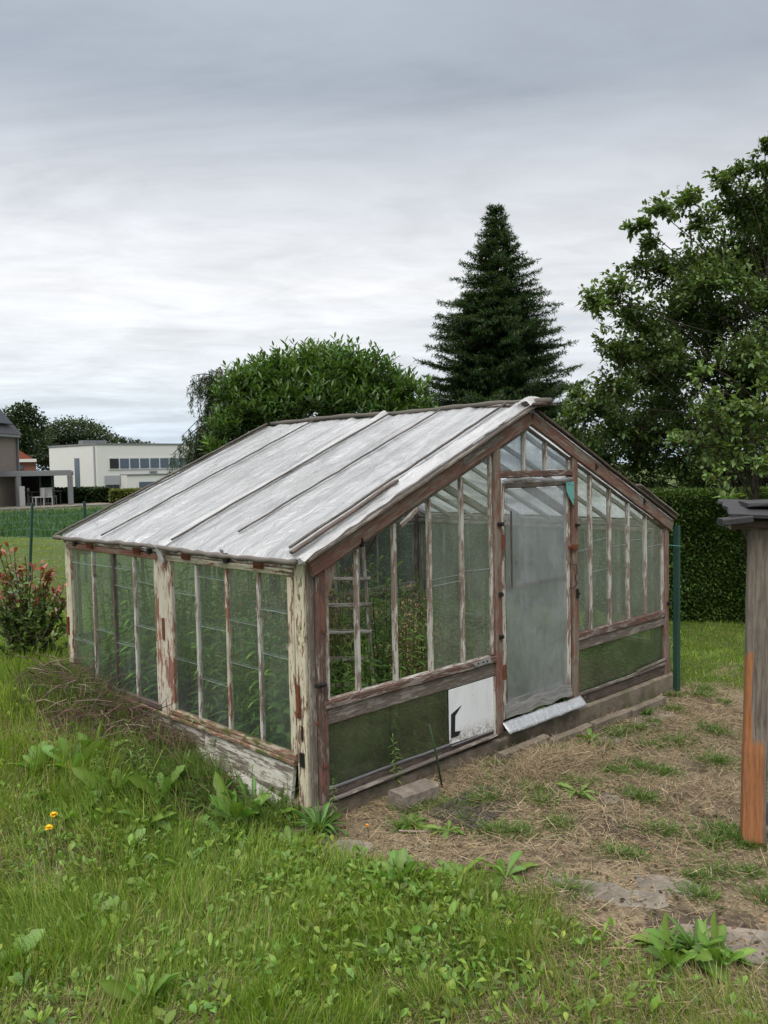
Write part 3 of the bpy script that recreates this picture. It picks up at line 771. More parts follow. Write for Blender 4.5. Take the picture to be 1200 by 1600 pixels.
# --- right wall and back gable (seen through the glass)
hbox((3.87, .085, 1.19, 3.905, 2.855, 1.245), 'inner_wood', 'eave_beam')
for y0_, y1_ in ((.085, 1.46), (1.47, 2.855)):
    r_ = Wood(); r_.box(3.87, y0_, 1.145, 3.90, y1_, 1.185); so = r_.build('window_sash', M['inner_wood'], gh)
    r_ = Wood(); r_.box(3.87, y0_, .18, 3.90, y1_, .225); r_.build('bottom_rail', M['inner_wood'], so)
    for i in range(5):
        yb = y0_ + .02 + (y1_ - y0_ - .04) * i / 4
        s_ = Wood(); s_.box(3.872, yb - (.02 if i in (0, 4) else .011), .226, 3.898, yb + (.02 if i in (0, 4) else .011), 1.144); s_.build('stile' if i in (0, 4) else 'glazing_bar', M['inner_wood'], so)
    panes([([(3.885, y0_ + .03, .22), (3.885, y1_ - .03, .22), (3.885, y1_ - .03, 1.15), (3.885, y0_ + .03, 1.15)], (1, 0, 0))], 'glass_back', so)
hbox((3.872, .085, -.05, 3.9, 2.855, .178), 'dark_wood', 'base_board')
hbox((.05, 2.875, 1.150, 3.84, 2.91, 1.20), 'inner_wood', 'tie_rail')
hbox((.05, 2.878, .40, 3.84, 2.908, .47), 'inner_wood', 'mid_rail')
hbox((.05, 2.88, -.08, 3.84, 2.905, .05), 'dark_wood', 'base_board')
for x_ in (1.2, 1.95, 2.7):
    hbox((x_ - .03, 2.866, .051, x_ + .03, 2.9095, low(x_)), 'inner_wood', 'wall_post')
for s_ in (0, 1):
    x0_, x1_ = (-.02, 1.95) if s_ == 0 else (3.92, 1.955)
    b = Wood(); b.beam((x0_, 2.915, 1.215), (x1_, 2.915, 1.215 + .43 * abs(x1_ - x0_)), .03, .085, (0, 0, 1)); b.build('rake_board', M['inner_wood'], gh)
for x0_, x1_ in ((.05, 1.17), (1.23, 1.92), (1.98, 2.67), (2.73, 3.84)):
    r_ = Wood(); r_.box(x0_ + .002, 2.882, 1.115, x1_ - .002, 2.902, 1.148); so = r_.build('window_sash', M['inner_wood'], gh)
    r_ = Wood(); r_.box(x0_ + .002, 2.882, .472, x1_ - .002, 2.902, .50); r_.build('bottom_rail', M['inner_wood'], so)
    n_ = 4 if x1_ - x0_ > 1 else 3
    for i in range(n_ + 1):
        xb = x0_ + .02 + (x1_ - x0_ - .04) * i / n_
        s_ = Wood(); s_.box(xb - .012, 2.884, .501, xb + .012, 2.900, 1.114); s_.build('glazing_bar', M['inner_wood'], so)
    panes([([(x0_ + .01, 2.890, .49), (x1_ - .01, 2.890, .49), (x1_ - .01, 2.890, 1.13), (x0_ + .01, 2.890, 1.13)], (0, 1, 0))], 'glass_back', so)
panes([([(.05, 2.89, 1.2), (3.85, 2.89, 1.2), (1.95, 2.89, 2.0)], (0, 1, 0)), ([(.05, 2.895, .05), (3.85, 2.895, .05), (3.85, 2.895, .4), (.05, 2.895, .4)], (0, 1, 0))], 'glass_back', gh)

# --- roof: rafters, ridge, sheets, battens
hbox((1.93, -.01, 2.02, 1.97, 2.93, 2.10), 'inner_wood', 'ridge_beam')
for i in range(9):
    y_ = .20 + i * .315
    thick_ = i in (2, 5)
    for s_ in (0, 1):
        x0_, x1_ = (-.01, 1.925) if s_ == 0 else (3.91, 1.975)
        b = Wood(); b.beam((x0_, y_, 1.215 if not thick_ else 1.20), (x1_, y_, (1.215 if not thick_ else 1.20) + .4345 * abs(x1_ - x0_)), .045 if thick_ else .022, .07 if thick_ else .036, (0, 0, 1))
        b.build('rafter', M['inner_wood' if not thick_ else 'grey_wood'], gh)
def roofL(y0, y1, lift, seed, lo=0.0):
    def fn(u, v):
        x = EX + lo + (RX - EX - lo) * v; y = y0 + (y1 - y0) * u
        z = EZ + (x - EX) * SL
        n_ = float(fbm(u * 6 * (y1 - y0), v * 2.2, 1.4, seed)) - .5; n2_ = float(vn(y * 16 + v * 2.5, v * 5, 1, seed + 3)) - .5; n3_ = float(vn(y * 30, v * 22, 1, seed + 5)) - .5
        sag = -.008 * abs(math.sin((y - .2) / .315 * PI))
        dz = lift + .014 * n_ + .013 * n2_ + .008 * n3_ + sag
        if v < .02: x -= .006; dz -= .012
        return (x - dz * .4, y, z + dz)
    return fn
grid('roof_sheet', roofL(1.34, 2.955, .004, 3), 90, 120, M['film_roof'], gh, (1.6, 2.2))
grid('roof_sheet', roofL(-.035, 1.40, .011, 9), 80, 120, M['film_roof'], gh, (1.45, 2.2))
# the lap between both sheets, a crumpled fold hanging over the eave
def lapfold(u, v):
    x = EX - .02 + (RX - EX + .02) * v; y = 1.33 + .10 * u + .02 * math.sin(v * 9)
    z = EZ + (x - EX) * SL
    arch = math.sin(u * PI)
    dz = .012 + arch * (.014 + .010 * (float(vn(v * 20, u * 3, 1, 6)) - .2)) + (.012 * arch * float(ss(.94, 1, v)))
    return (x - dz * .4, y, z + dz)
grid('sheet_fold', lapfold, 10, 120, M['film_lap'], gh, (.2, 2.2))
def drip(u, v):
    a_ = u * 2 * PI; r_ = .030 - .012 * v + .008 * (float(vn(u * 5, v * 6, 1, 1)) - .5)
    return (-.085 + .015 * v + math.cos(a_) * r_ * .6, 1.375 + .01 * math.sin(v * 5) + math.sin(a_) * r_, 1.285 - .115 * v)
grid('sheet_fold', drip, 12, 12, M['film_lap'], gh, (.2, .2))
# eave roll (film rolled round a lath) and the loose front edge
B = Bulk()
pts = [(-.085 + random.uniform(-.004, .004), y, 1.262 + random.uniform(-.004, .004) - .006 * math.sin((y - .1) * 3)) for y in np.linspace(-.02, 2.95, 46)]
tube(B, pts, [.0145 + random.uniform(-.003, .004) for _ in pts], 8, (.135, .12, .105)); B.build('eave_roll', M['bark'], gh, True)
def rakefold(u, v):
    x = -.075 + (RX + .03) * v * 1.0; z = EZ + (x - EX) * SL
    wv = .5 + .5 * math.sin(v * 2.2 + .3)
    y = -.085 + (.13 + .03 * wv) * u
    dz = .018 + .014 * math.sin(u * PI * 2.0 + v * 3) + .012 * (float(vn(v * 26, u * 4, 1, 12)) - .5)
    return (x - dz * .4, y, z + dz)
grid('sheet_fold', rakefold, 16, 110, M['film_lap'], gh, (.3, 2.4))
grid('sheet_fold', lambda u, v: (1.86 + .15 * u, -.10 + .14 * v + .02 * u, 2.135 + .055 * u + .035 * math.sin(v * PI) * (1 - u * .3) + .01 * math.sin(u * 9 + v * 5)), 10, 10, M['film_lap'], gh, (.2, .2))
def fullb(ylo, yhi, x0_, x1_, w_, d_, m_='batten', lift=.021):
    b_ = Wood(); b_.beam((x0_, ylo, EZ + (x0_ - EX) * SL + lift), (x1_, yhi, EZ + (x1_ - EX) * SL + lift), w_, d_, (0, 0, 1), jit=.003); return b_.build('roof_batten', M[m_], gh)
fullb(2.93, 2.93, -.09, 1.94, .026, .016); fullb(2.84, 2.84, -.05, 1.86, .015, .009)
fullb(2.28, 2.25, -.03, 1.93, .015, .009); fullb(1.325, 1.30, -.02, 1.93, .017, .010, lift=.030); fullb(.80, .76, .13, 1.93, .015, .009, lift=.028)
fullb(.135, .15, .0, 1.93, .018, .012, lift=.036); fullb(.045, .06, -.06, .75, .03, .016, 'dark_wood', lift=.044)
B = Bulk()
pts = [(1.965, y, 2.172 + .006 * math.sin(y * 4)) for y in np.linspace(-.19, 2.90, 30)]
tube(B, pts, [.019 + .004 * math.sin(i * 1.7) for i in range(30)], 7, (.11, .10, .085)); B.build('ridge_pole', M['bark'], gh, True)
b = Wood(); b.box(1.90, -.17, 2.140, 2.06, .30, 2.160); b.build('ridge_cap', M['dark_wood'], gh)
def roofR(u, v):
    x = 3.98 + (1.97 - 3.98) * v; y = -.03 + 2.98 * u
    return (x, y, 1.255 + .4365 * (3.98 - x) + .010 * (float(fbm(u * 8, v * 4, 1.5, 44)) - .5))
grid('roof_sheet', roofR, 60, 50, M['film_roof_right'], gh, (3, 2.2))
b = Wood(); b.beam((3.99, -.055, 1.29), (3.35, -.055, 1.29 + .4365 * .64), .05, .012, (0, 0, 1)); b.build('roof_batten', M['grey_wood'], gh)

# ================================================================== vegetation helpers
def rc(base, n, var=.25, hue=.12):
    """per-leaf colours round a base colour"""
    b_ = np.asarray(base, float)[None]; v = rng.normal(1, var, (n, 1)).clip(.45, 1.8)
    h = rng.normal(0, hue, (n, 1))
    return np.clip(b_ * v * np.concatenate([1 + h, np.ones((n, 1)), 1 - h * .5], 1), .004, .9)
def rand_dirs(n, zmin=-1.0):
    v = rng.normal(0, 1, (n, 3)); v = unit(v)
    if zmin > -1: v[:, 2] = np.where(v[:, 2] < zmin, -v[:, 2] * .5, v[:, 2])
    return unit(v)
LAN = (.12, .5, .46, .04); OVAL = (.10, .52, .5, .05); BLADE = (.5, .45, .32, .03)

# ================================================================== GRASS
def frustum_points(n, dmin, dmax, hx=34, power=2.0, left=None):
    """ground points spread round the camera's view, thinning with distance"""
    u = rng.random(n); d = dmin * (dmax / dmin) ** (u ** (1 / power * 2 - 0) if power != 2 else u)
    a = math.atan2(.7157, .6963) + np.radians(rng.uniform(-hx, hx, n))
    return CAM[0] + d * np.cos(a), CAM[1] + d * np.sin(a), d
def outside(x, y, pad=.05):
    return ~((x > -pad) & (x < GW + pad) & (y > -pad) & (y < GL_ + pad))
SP_ = [(*ground(px_, py_)[:2], r_) for px_, py_, r_ in ((370, 1540, .16), (300, 1590, .2), (680, 1500, .13), (640, 1540, .12), (720, 1560, .12), (470, 1590, .1), (860, 1470, .12), (790, 1450, .08))]
def spots_(x, y):
    n_ = fbm(x, y, 6.0, 88); v = np.zeros(len(x))
    for a, b_, r_ in SP_: v = np.maximum(v, 1 - ss(.4, 1.1, np.hypot(x - a, y - b_) / r_ + (n_ - .5) * 1.6))
    return v
def make_grass():
    B = Bulk()
    x, y, d = frustum_points(620000, 2.0, 26.0)
    keep = outside(x, y) & (rng.random(len(x)) > dry(x, y) * .985) & (rng.random(len(x)) > heap(x, y) * .75)
    patch = fbm(x, y, .9, 50)
    keep &= rng.random(len(x)) < np.where(d < 7, .45 + .9 * patch, 1)
    x, y, d, patch = x[keep], y[keep], d[keep], patch[keep]
    # bare straw spots in the front lawn
    bare = np.maximum(ss(.56, .68, fbm(x, y, 1.6, 61)), spots_(x, y)) * (d < 7)
    k2 = rng.random(len(x)) > bare * .75; x, y, d, patch = x[k2], y[k2], d[k2], patch[k2]
    n = len(x); z = hgt(x, y)
    tall = (1 - ss(-.2, .6, x)) * (.45 + .9 * fbm(x, y, 1.1, 70))
    rough = ss(.2, .8, y) * (1 - ss(4, 7, y)) * (x < .3)
    tuft = ss(.5, .75, vn(x, y, 7.0, 300))
    L = (.050 + .075 * tall + .05 * rough + .06 * tuft * (d < 9)) * rng.uniform(.5, 1.5, n)
    L = np.where(x > 2, .05 * rng.uniform(.6, 1.4, n), L); L = np.where(d > 11, L * .45, L)
    a = rng.random(n) * 2 * PI; lean = np.abs(rng.normal(0, .38, n))
    # blades lean together in patches
    wa = fbm(x, y, 1.7, 90) * 9; dx = np.cos(a) * lean + np.cos(wa) * .25; dy = np.sin(a) * lean + np.sin(wa) * .25
    D = np.stack([dx, dy, np.ones(n)], 1)
    W = (.0022 + .0011 * rng.random(n)) * np.clip(d / 3.6, 1, 6)
    g1 = np.array([.195, .290, .036]); g2 = np.array([.110, .195, .030]); g3 = np.array([.29, .35, .07]); st = np.array([.34, .29, .15])
    t1 = fbm(x, y, 1.3, 33)[:, None]; cbase = g1 * (1 - t1) + g2 * t1
    r_ = rng.random((n, 1)); cbase = np.where(r_ < .22, g3, cbase)
    dead = rng.random((n, 1)) < (.05 + .30 * ss(.5, .66, fbm(x, y, 1.6, 61)) * (d < 8) + .25 * dry(x, y))[:, None]
    cbase = np.where(dead, st, cbase) * rng.normal(1, .2, (n, 1)).clip(.5, 1.6)
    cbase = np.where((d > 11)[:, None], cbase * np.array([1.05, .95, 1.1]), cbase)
    strips(B, np.stack([x, y, z - .005], 1), D, L, W, BLADE, rng.uniform(.05, .6, n), cbase, fold=0)
    o = B.build('grass', M['grass']); o['kind'] = 'stuff'; o['label'] = 'rough green lawn grass with dry patches'; o['category'] = 'grass'
make_grass()

def make_straw():
    B = Bulk()
    n = 95000; x = rng.uniform(-.5, 5.2, n); y = -np.abs(rng.uniform(0, 1, n)) ** 1.1 * 3.6 - .03
    dd = np.hypot(x - CAM[0], y - CAM[1])
    dens = dry(x, y) * (.12 + 1.0 * ss(.32, .62, fbm(x, y, 1.9, 14)))
    keep = (rng.random(n) < dens) & (rng.random(n) < np.clip(5.5 / dd, .3, 1)); x, y = x[keep], y[keep]
    # some straw in the front lawn's bare spots as well
    x2, y2, d2 = frustum_points(80000, 2.0, 7.0); b2 = np.maximum(ss(.54, .66, fbm(x2, y2, 1.6, 61)), spots_(x2, y2)) * (1 - dry(x2, y2)) * outside(x2, y2)
    k2 = rng.random(len(x2)) < b2; x = np.concatenate([x, x2[k2]]); y = np.concatenate([y, y2[k2]])
    n = len(x); a = rng.random(n) * 2 * PI
    D = np.stack([np.cos(a), np.sin(a), rng.normal(.12, .16, n)], 1)
    L = rng.uniform(.03, .12, n)
    c = rc((.33, .26, .16), n, .3, .06); dk = rng.random(n) < .30; c[dk] = rc((.13, .09, .06), int(dk.sum()), .3, .05)
    pos = np.stack([x, y, hgt(x, y) + rng.uniform(.0, .016, n)], 1)
    strips(B, pos, D, L, rng.uniform(.0012, .0026, n), (.5, .5, .4), rng.uniform(-.1, .25, n), c, fold=0)
    # dead leaves and bits among the straw
    n = 5000; x = rng.uniform(-.4, 4.4, n); y = -rng.uniform(.05, 2.8, n); k_ = rng.random(n) < dry(x, y); x, y = x[k_], y[k_]; n = len(x); a = rng.random(n) * 2 * PI
    strips(B, np.stack([x, y, hgt(x, y) + .006], 1), np.stack([np.cos(a), np.sin(a), rng.normal(.15, .25, n)], 1), rng.uniform(.01, .035, n), rng.uniform(.003, .009, n), (.2, 1, .7, .1), .2, rc((.13, .085, .05), n, .45, .1), fold=.4)
    # the heaped hay against the kerb
    n = 9000; x = rng.normal(1.55, .38, n); y = rng.normal(-.42, .13, n)
    hh = .07 * np.exp(-((x - 1.55) / .42) ** 2 - ((y + .42) / .17) ** 2)
    a = rng.random(n) * 2 * PI; D = np.stack([np.cos(a), np.sin(a), rng.normal(.1, .25, n)], 1)
    strips(B, np.stack([x, y, hgt(x, y) + hh * rng.random(n)], 1), D, rng.uniform(.05, .16, n), rng.uniform(.0012, .0026, n), (.5, .5, .4), rng.uniform(-.2, .4, n), rc((.28, .215, .135), n, .35, .06), fold=0)
    o = B.build('straw', M['straw']); tag(o, 'dry straw and dead grass strewn over the trodden ground', 'straw', kind='stuff')
    # low green tufts in the dry strip
    B = Bulk(); cs = []
    for _ in range(70):
        cx_, cy_ = random.uniform(.2, 4.4), -random.uniform(.1, 2.6); cs.append((cx_, cy_, random.uniform(.05, .16)))
    for px_, py_, r_ in ((760, 1240, .1), (850, 1190, .10), (880, 1180, .12), (960, 1150, .12), (1000, 1140, .12), (1050, 1110, .12), (830, 1235, .12), (1020, 1165, .12), (740, 1255, .14), (640, 1265, .12), (700, 1262, .1), (870, 1290, .1), (1040, 1300, .14), (1110, 1320, .12), (1150, 1310, .14), (770, 1300, .12), (1090, 1400, .1), (900, 1225, .16), (1000, 1200, .2), (1060, 1160, .18), (1120, 1190, .2)):
        g_ = ground(px_, py_); cs.append((g_[0], g_[1], r_))
    for cx_, cy_, r_ in cs:
        n = int(900 * r_ * 2 + 60); a = rng.random(n) * 2 * PI; rr = np.abs(rng.normal(0, r_ * .6, n)); x = cx_ + rr * np.cos(a); y = cy_ + rr * np.sin(a)
        D = np.stack([np.cos(a) * .6 + rng.normal(0, .3, n), np.sin(a) * .6 + rng.normal(0, .3, n), rng.uniform(.5, 1.1, n)], 1)
        strips(B, np.stack([x, y, hgt(x, y)], 1), D, rng.uniform(.03, .09, n), rng.uniform(.0025, .006, n), (.3, .5, .4, .04), rng.uniform(.2, .6, n), rc((.10, .165, .035), n, .25, .1), fold=.2)
    o = B.build('grass', M['grass']); tag(o, 'low green tufts sprouting through the dry strip', 'grass', kind='stuff')
make_straw()

def make_ground_weeds():
    """broad small leaves between the blades at the lower left"""
    B = Bulk()
    x, y, d = frustum_points(24000, 2.2, 9.0)
    dens = (1 - ss(-.15, .25, x)) * (.14 + .5 * ss(.50, .66, fbm(x, y, 1.6, 120)) + 2.0 * np.exp(-((x + .42) ** 2 / .12 + (y + .80) ** 2 / .35)) + 1.2 * np.exp(-((x + 1.0) ** 2 + (y - .6) ** 2) / .2)) * outside(x, y) * (1 - dry(x, y)) * (1 - heap(x, y) * .8)
    k_ = rng.random(len(x)) < dens * .8; x, y = x[k_], y[k_]
    cc = []; P_ = []; D_ = []; L_ = []
    for i in range(len(x)):
        m_ = rng.integers(2, 5); a = rng.random(m_) * 2 * PI
        P_.append(np.stack([x[i] + .01 * np.cos(a), y[i] + .01 * np.sin(a), np.full(m_, float(hgt(x[i], y[i])) + rng.uniform(.01, .07))], 1))
        D_.append(np.stack([np.cos(a), np.sin(a), rng.uniform(.25, 2.0, m_)], 1)); L_.append(rng.uniform(.02, .055, m_) * (1.3 if rng.random() < .2 else 1))
    P_ = np.concatenate(P_); D_ = np.concatenate(D_); L_ = np.concatenate(L_); n = len(P_)
    strips(B, P_, D_, L_, L_ * rng.uniform(.09, .26, n), (.15, .7, 1.0, .75, .05), rng.uniform(.1, .5, n), rc((.145, .23, .036), n, .28, .14), fold=.25)
    o = B.build('ground_weeds', M['leaf']); tag(o, 'low broad leaved weeds growing through the rough grass', 'weeds', kind='stuff')
make_ground_weeds()

# dead stems heaped against the left wall
def make_heap():
    B = Bulk()
    n = 900
    for i in range(n):
        cx_ = random.gauss(-.22, .11); cy_ = random.uniform(.35, 2.75); top = (.22 if cy_ > 1.1 else .10) * random.random() ** .5
        if cx_ > -.05: cx_ = -.05
        z0_ = float(hgt(cx_, cy_)); a = random.uniform(0, 2 * PI); L = random.uniform(.10, .40) * (1 if cy_ > 1.2 else .7)
        p = np.array([cx_, cy_, z0_ + random.uniform(0, top)]); dd_ = np.array([math.cos(a) * .7, math.sin(a), random.uniform(-.25, .55)]); dd_ /= np.linalg.norm(dd_)
        pts = [p]
        for k_ in range(5):
            dd_ = dd_ + np.array([random.gauss(0, .22), random.gauss(0, .22), random.gauss(-.12, .18)]); dd_ /= np.linalg.norm(dd_)
            q = pts[-1] + dd_ * L / 5; q[0] = min(q[0], -.05); pts.append(q)
        c_ = random.choice([(.15, .075, .065), (.10, .06, .05), (.17, .10, .08), (.07, .05, .04), (.22, .17, .13)])
        tube(B, pts, np.linspace(random.uniform(.0022, .0055), .0012, 6), 4, c_, cap=False)
    # fine dead grass
    n = 26000; x = -.05 - np.abs(rng.normal(0, .24, n)); y = rng.uniform(.3, 2.9, n); a = rng.random(n) * 2 * PI
    D = np.stack([np.cos(a), np.sin(a), rng.normal(.25, .4, n)], 1); lift = np.where(y > 1.0, .19, .06) * np.exp(-np.abs(x) * 3.0)
    strips(B, np.stack([x, y, hgt(x, y) + lift * rng.random(n)], 1), D, rng.uniform(.05, .22, n), rng.uniform(.001, .0022, n), (.5, .5, .3), rng.uniform(0, .7, n), rc((.11, .075, .055), n, .4, .08), fold=0)
    o = B.build('dead_stems', M['straw']); tag(o, 'brown heap of dead stems and twigs along the greenhouse wall', 'debris', kind='stuff')
make_heap()

# long grass against the wall, in front of the white board
def make_long_grass():
    B = Bulk(); n = 13000
    y = rng.uniform(.05, 2.9, n) ** 1.0; x = -.08 - np.abs(rng.normal(0, .20, n))
    cl = fbm(x, y, 2.6, 141); k_ = rng.random(n) < ss(.30, .52, cl); x, y = x[k_], y[k_]; n = len(x)
    a = rng.random(n) * 2 * PI; le = np.abs(rng.normal(0, .5, n))
    strips(B, np.stack([x, y, hgt(x, y)], 1), np.stack([np.cos(a) * le - .2, np.sin(a) * le, np.ones(n)], 1), rng.uniform(.12, .40, n), rng.uniform(.002, .004, n), (.5, .5, .42, .3, .03), rng.uniform(.2, .9, n), rc((.125, .19, .045), n, .3, .12), fold=0)
    o = B.build('grass', M['grass']); tag(o, 'long drooping grass against the white base board', 'grass', kind='stuff')
make_long_grass()

def stalk_plant(h, nl, L, W, base, lean=.08, droop=.5, flower=None, up=.35):
    B = Bulk(); pts = []; lx, ly = random.uniform(-lean, lean), random.uniform(-lean, lean)
    for k_ in range(6):
        t_ = k_ / 5; pts.append((lx * t_ ** 1.6, ly * t_ ** 1.6, h * t_))
    tube(B, pts, np.linspace(.0045, .002, 6), 5, (.10, .13, .04))
    t = np.linspace(.08, 1, nl); a = np.arange(nl) * 2.399 + rng.normal(0, .2, nl)
    P_ = np.stack([lx * t ** 1.6, ly * t ** 1.6, h * t], 1)
    D = np.stack([np.cos(a), np.sin(a), up + 1.2 * ss(.8, 1, t) + rng.normal(0, .15, nl)], 1)
    Ls = L * (1.05 - .45 * t) * rng.uniform(.8, 1.2, nl)
    strips(B, P_, D, Ls, W * Ls / L, (.15, .8, 1, .6, .04), droop, rc(base, nl, .2, .1), fold=.3)
    return B
# ------------------------------------------------------------------ rosette weeds
def rosette(n, L, W, up=.6, base=(.115, .195, .035), prof=(.14, .22, .40, .66, .82, .98, 1.0, .90, .66, .05), curve=.5, var=.18):
    B = Bulk(); a = np.arange(n) * 2.399 + rng.normal(0, .25, n)
    D = np.stack([np.cos(a), np.sin(a), up * rng.uniform(.5, 1.6, n)], 1)
    pr = np.array(prof); Ls = L * rng.uniform(.6, 1.15, n)
    for i in range(n):
        j = pr * (1 + .22 * np.where(np.arange(len(pr)) % 2, 1, -1) * rng.uniform(.2, 1))
        strips(B, np.array([[.006 * math.cos(a[i]), .006 * math.sin(a[i]), 0.0]]), D[i:i + 1], Ls[i], W * Ls[i] / L, j, curve * rng.uniform(.3, 1.6), rc(base, 1, var, .1), fold=rng.uniform(.15, .6), rib=1.35)
    return B
def rosette_mesh(name, **k): return rosette(**k).data(name, M['leaf'], True)
RM = [rosette_mesh('weed_a', n=15, L=.19, W=.022, up=.75), rosette_mesh('weed_b', n=11, L=.26, W=.026, up=1.5, curve=.35),
      rosette_mesh('weed_c', n=18, L=.15, W=.016, up=.5, curve=.4), rosette_mesh('weed_d', n=60, L=.17, W=.008, up=1.2, curve=.55, base=(.075, .15, .03), prof=(.6, 1, 1, .8, .05)),
      rosette_mesh('weed_e', n=11, L=.17, W=.030, up=1.2, curve=.5, base=(.13, .22, .05))]
WEEDS = [  # px, py, mesh, scale, label
 (372, 1296, 1, 1.35, 'large dock plant with upright leaves against the sagging white board'),
 (350, 1318, 0, 1.0, 'broad leaved weed on the brown heap, in front of the tall dock'),
 (500, 1300, 3, 1.3, 'dense narrow leaved clump at the front corner of the greenhouse'),
 (478, 1275, 3, .8, 'small narrow leaved shoot touching the cream corner post'),
 (110, 1210, 1, 1.3, 'upright dock plant at the foot of the dead stems'),
 (60, 1195, 1, 1.1, 'pale dock plant at the left edge beside the twig heap'),
 (180, 1250, 1, 1.15, 'dock plant with arching leaves just below the twig heap'),
 (130, 1275, 4, 1.1, 'round leaved weed near the two yellow dandelions'),
 (30, 1270, 4, .8, 'round leaved weed at the left edge above the dandelions'),
 (290, 1360, 0, .85, 'broad leaved weed in the rough grass below the heap'),
 (370, 1385, 0, .8, 'spreading weed in the middle of the foreground'),
 (450, 1370, 4, .8, 'broad leaved weed beside the bare earth edge'),
 (540, 1400, 0, .8, 'leafy weed at the edge between lawn and bare earth'),
 (620, 1385, 1, .9, 'tall leafy weed where the lawn meets the dry strip'),
 (655, 1375, 0, .9, 'spreading weed on the earth edge, second from the concrete block'),
 (720, 1372, 2, 1.1, 'bright green rosette at the tip of the lawn'),
 (790, 1372, 0, .95, 'wide green rosette at the lawn corner by the straw'),
 (1070, 1500, 0, 1.1, 'big glossy weed cluster beside the paving in the foreground'),
 (1035, 1480, 2, 1.0, 'low rosette leaning on the big foreground weed cluster'),
 (1125, 1515, 1, .8, 'arching leaf clump beyond the big foreground weed cluster'),
 (640, 1290, 2, .9, 'small rosette in front of the concrete block'),
 (700, 1300, 2, .8, 'flat rosette on the dark paver'),
 (922, 1160, 0, .8, 'dandelion rosette against the footing beside the door'),
 (948, 1125, 2, .85, 'green weed growing from the kerb beside the door'),
 (1010, 1118, 3, .65, 'spiky weed on the kerb near the far end of the gable'),
 (905, 1240, 2, .9, 'flat dandelion rosette in the middle of the straw'),
 (20, 1510, 4, 1.1, 'grey green nettle like weed at the lower left edge'),
 (230, 1575, 1, .8, 'single broad weed low in the lawn foreground'),
 (420, 1530, 2, .7, 'small weed in the short lawn foreground'),
 (250, 1390, 2, 1.1, 'low rosette left of the foreground middle'),
 (140, 1440, 0, .8, 'rosette in the rough grass under the dandelions'),
 (330, 1470, 4, .6, 'small weed at the edge of the dry lawn patch')]
wp = None
for px_, py_, mi, sc_, lb_ in WEEDS:
    p = ground(px_, py_)
    o = bpy.data.objects.new('broadleaf_weed', RM[mi]); col.objects.link(o)
    o.location = (p[0], p[1], p[2] + .004); o.rotation_euler = (0, 0, random.uniform(0, 6)); o.scale = (sc_,) * 3
    tag(o, lb_, 'weed', 'broad leaved weeds in the grass')

for px_, py_, mi, sc_, lb_ in ((150, 1190, 1, 1.2, 'dock plant rising in front of the far end of the twig heap'), (255, 1250, 1, 1.2, 'dock plant rising in front of the near end of the twig heap'), (395, 1270, 3, 1.7, 'tall grassy tuft just in front of the white base board'), (1085, 1488, 3, 1.0, 'narrow leaved tuft inside the big foreground weed cluster'), (1050, 1515, 1, .8, 'leafy weed at the near side of the big foreground weed cluster'), (1110, 1495, 0, .9, 'spreading weed between the big foreground cluster and the slab'), (335, 1262, 3, 1.5, 'grassy leaf tuft against the white base board'), (420, 1285, 1, 1.0, 'dock plant next to the tall dock by the white board'), (285, 1215, 3, 1.4, 'grassy tuft where the twig heap meets the white board'), (80, 1245, 0, 1.1, 'broad weed between the docks at the left edge'), (230, 1290, 0, 1.1, 'broad weed below the twig heap'), (300, 1300, 4, 1.0, 'broad weed between the heap and the tall dock'), (455, 1325, 2, 1.3, 'low rosette at the edge of the bare earth corner'), (200, 1330, 4, .9, 'round weed right of the dandelions'), (590, 1405, 0, 1.0, 'dandelion rosette on the lawn edge left of the tall leafy weed'), (505, 1420, 2, 1.2, 'rosette in the weedy lawn below the bare earth')):
    p = ground(px_, py_); o = bpy.data.objects.new('broadleaf_weed', RM[mi]); col.objects.link(o)
    o.location = tuple(p); o.rotation_euler = (0, 0, random.uniform(0, 6)); o.scale = (sc_,) * 3; tag(o, lb_, 'weed', 'broad leaved weeds in the grass')
for px_, py_, sc_, lb_ in ((205, 1215, .36, 'feathery leafy shoot standing up from the twig heap'), (232, 1235, .30, 'second leafy shoot just below the feathery one at the heap'), (520, 1285, .24, 'leafy shoot close to the gable corner'), (150, 1235, .26, 'leafy shoot among the docks at the heap'), (478, 1262, .30, 'leafy shoot against the cream corner post'), (40, 1330, .22, 'leafy shoot in the rough grass at the left edge'), (620, 1238, .34, 'thin leafy stalk in front of the lower dark panes')):
    p = ground(px_, py_); o = stalk_plant(.95, 46, .20, .014, (.15, .24, .05)).build('leafy_shoot', M['leaf']); o.location = tuple(p); o.scale = (sc_,) * 3; tag(o, lb_, 'weed', 'leafy shoots outside')
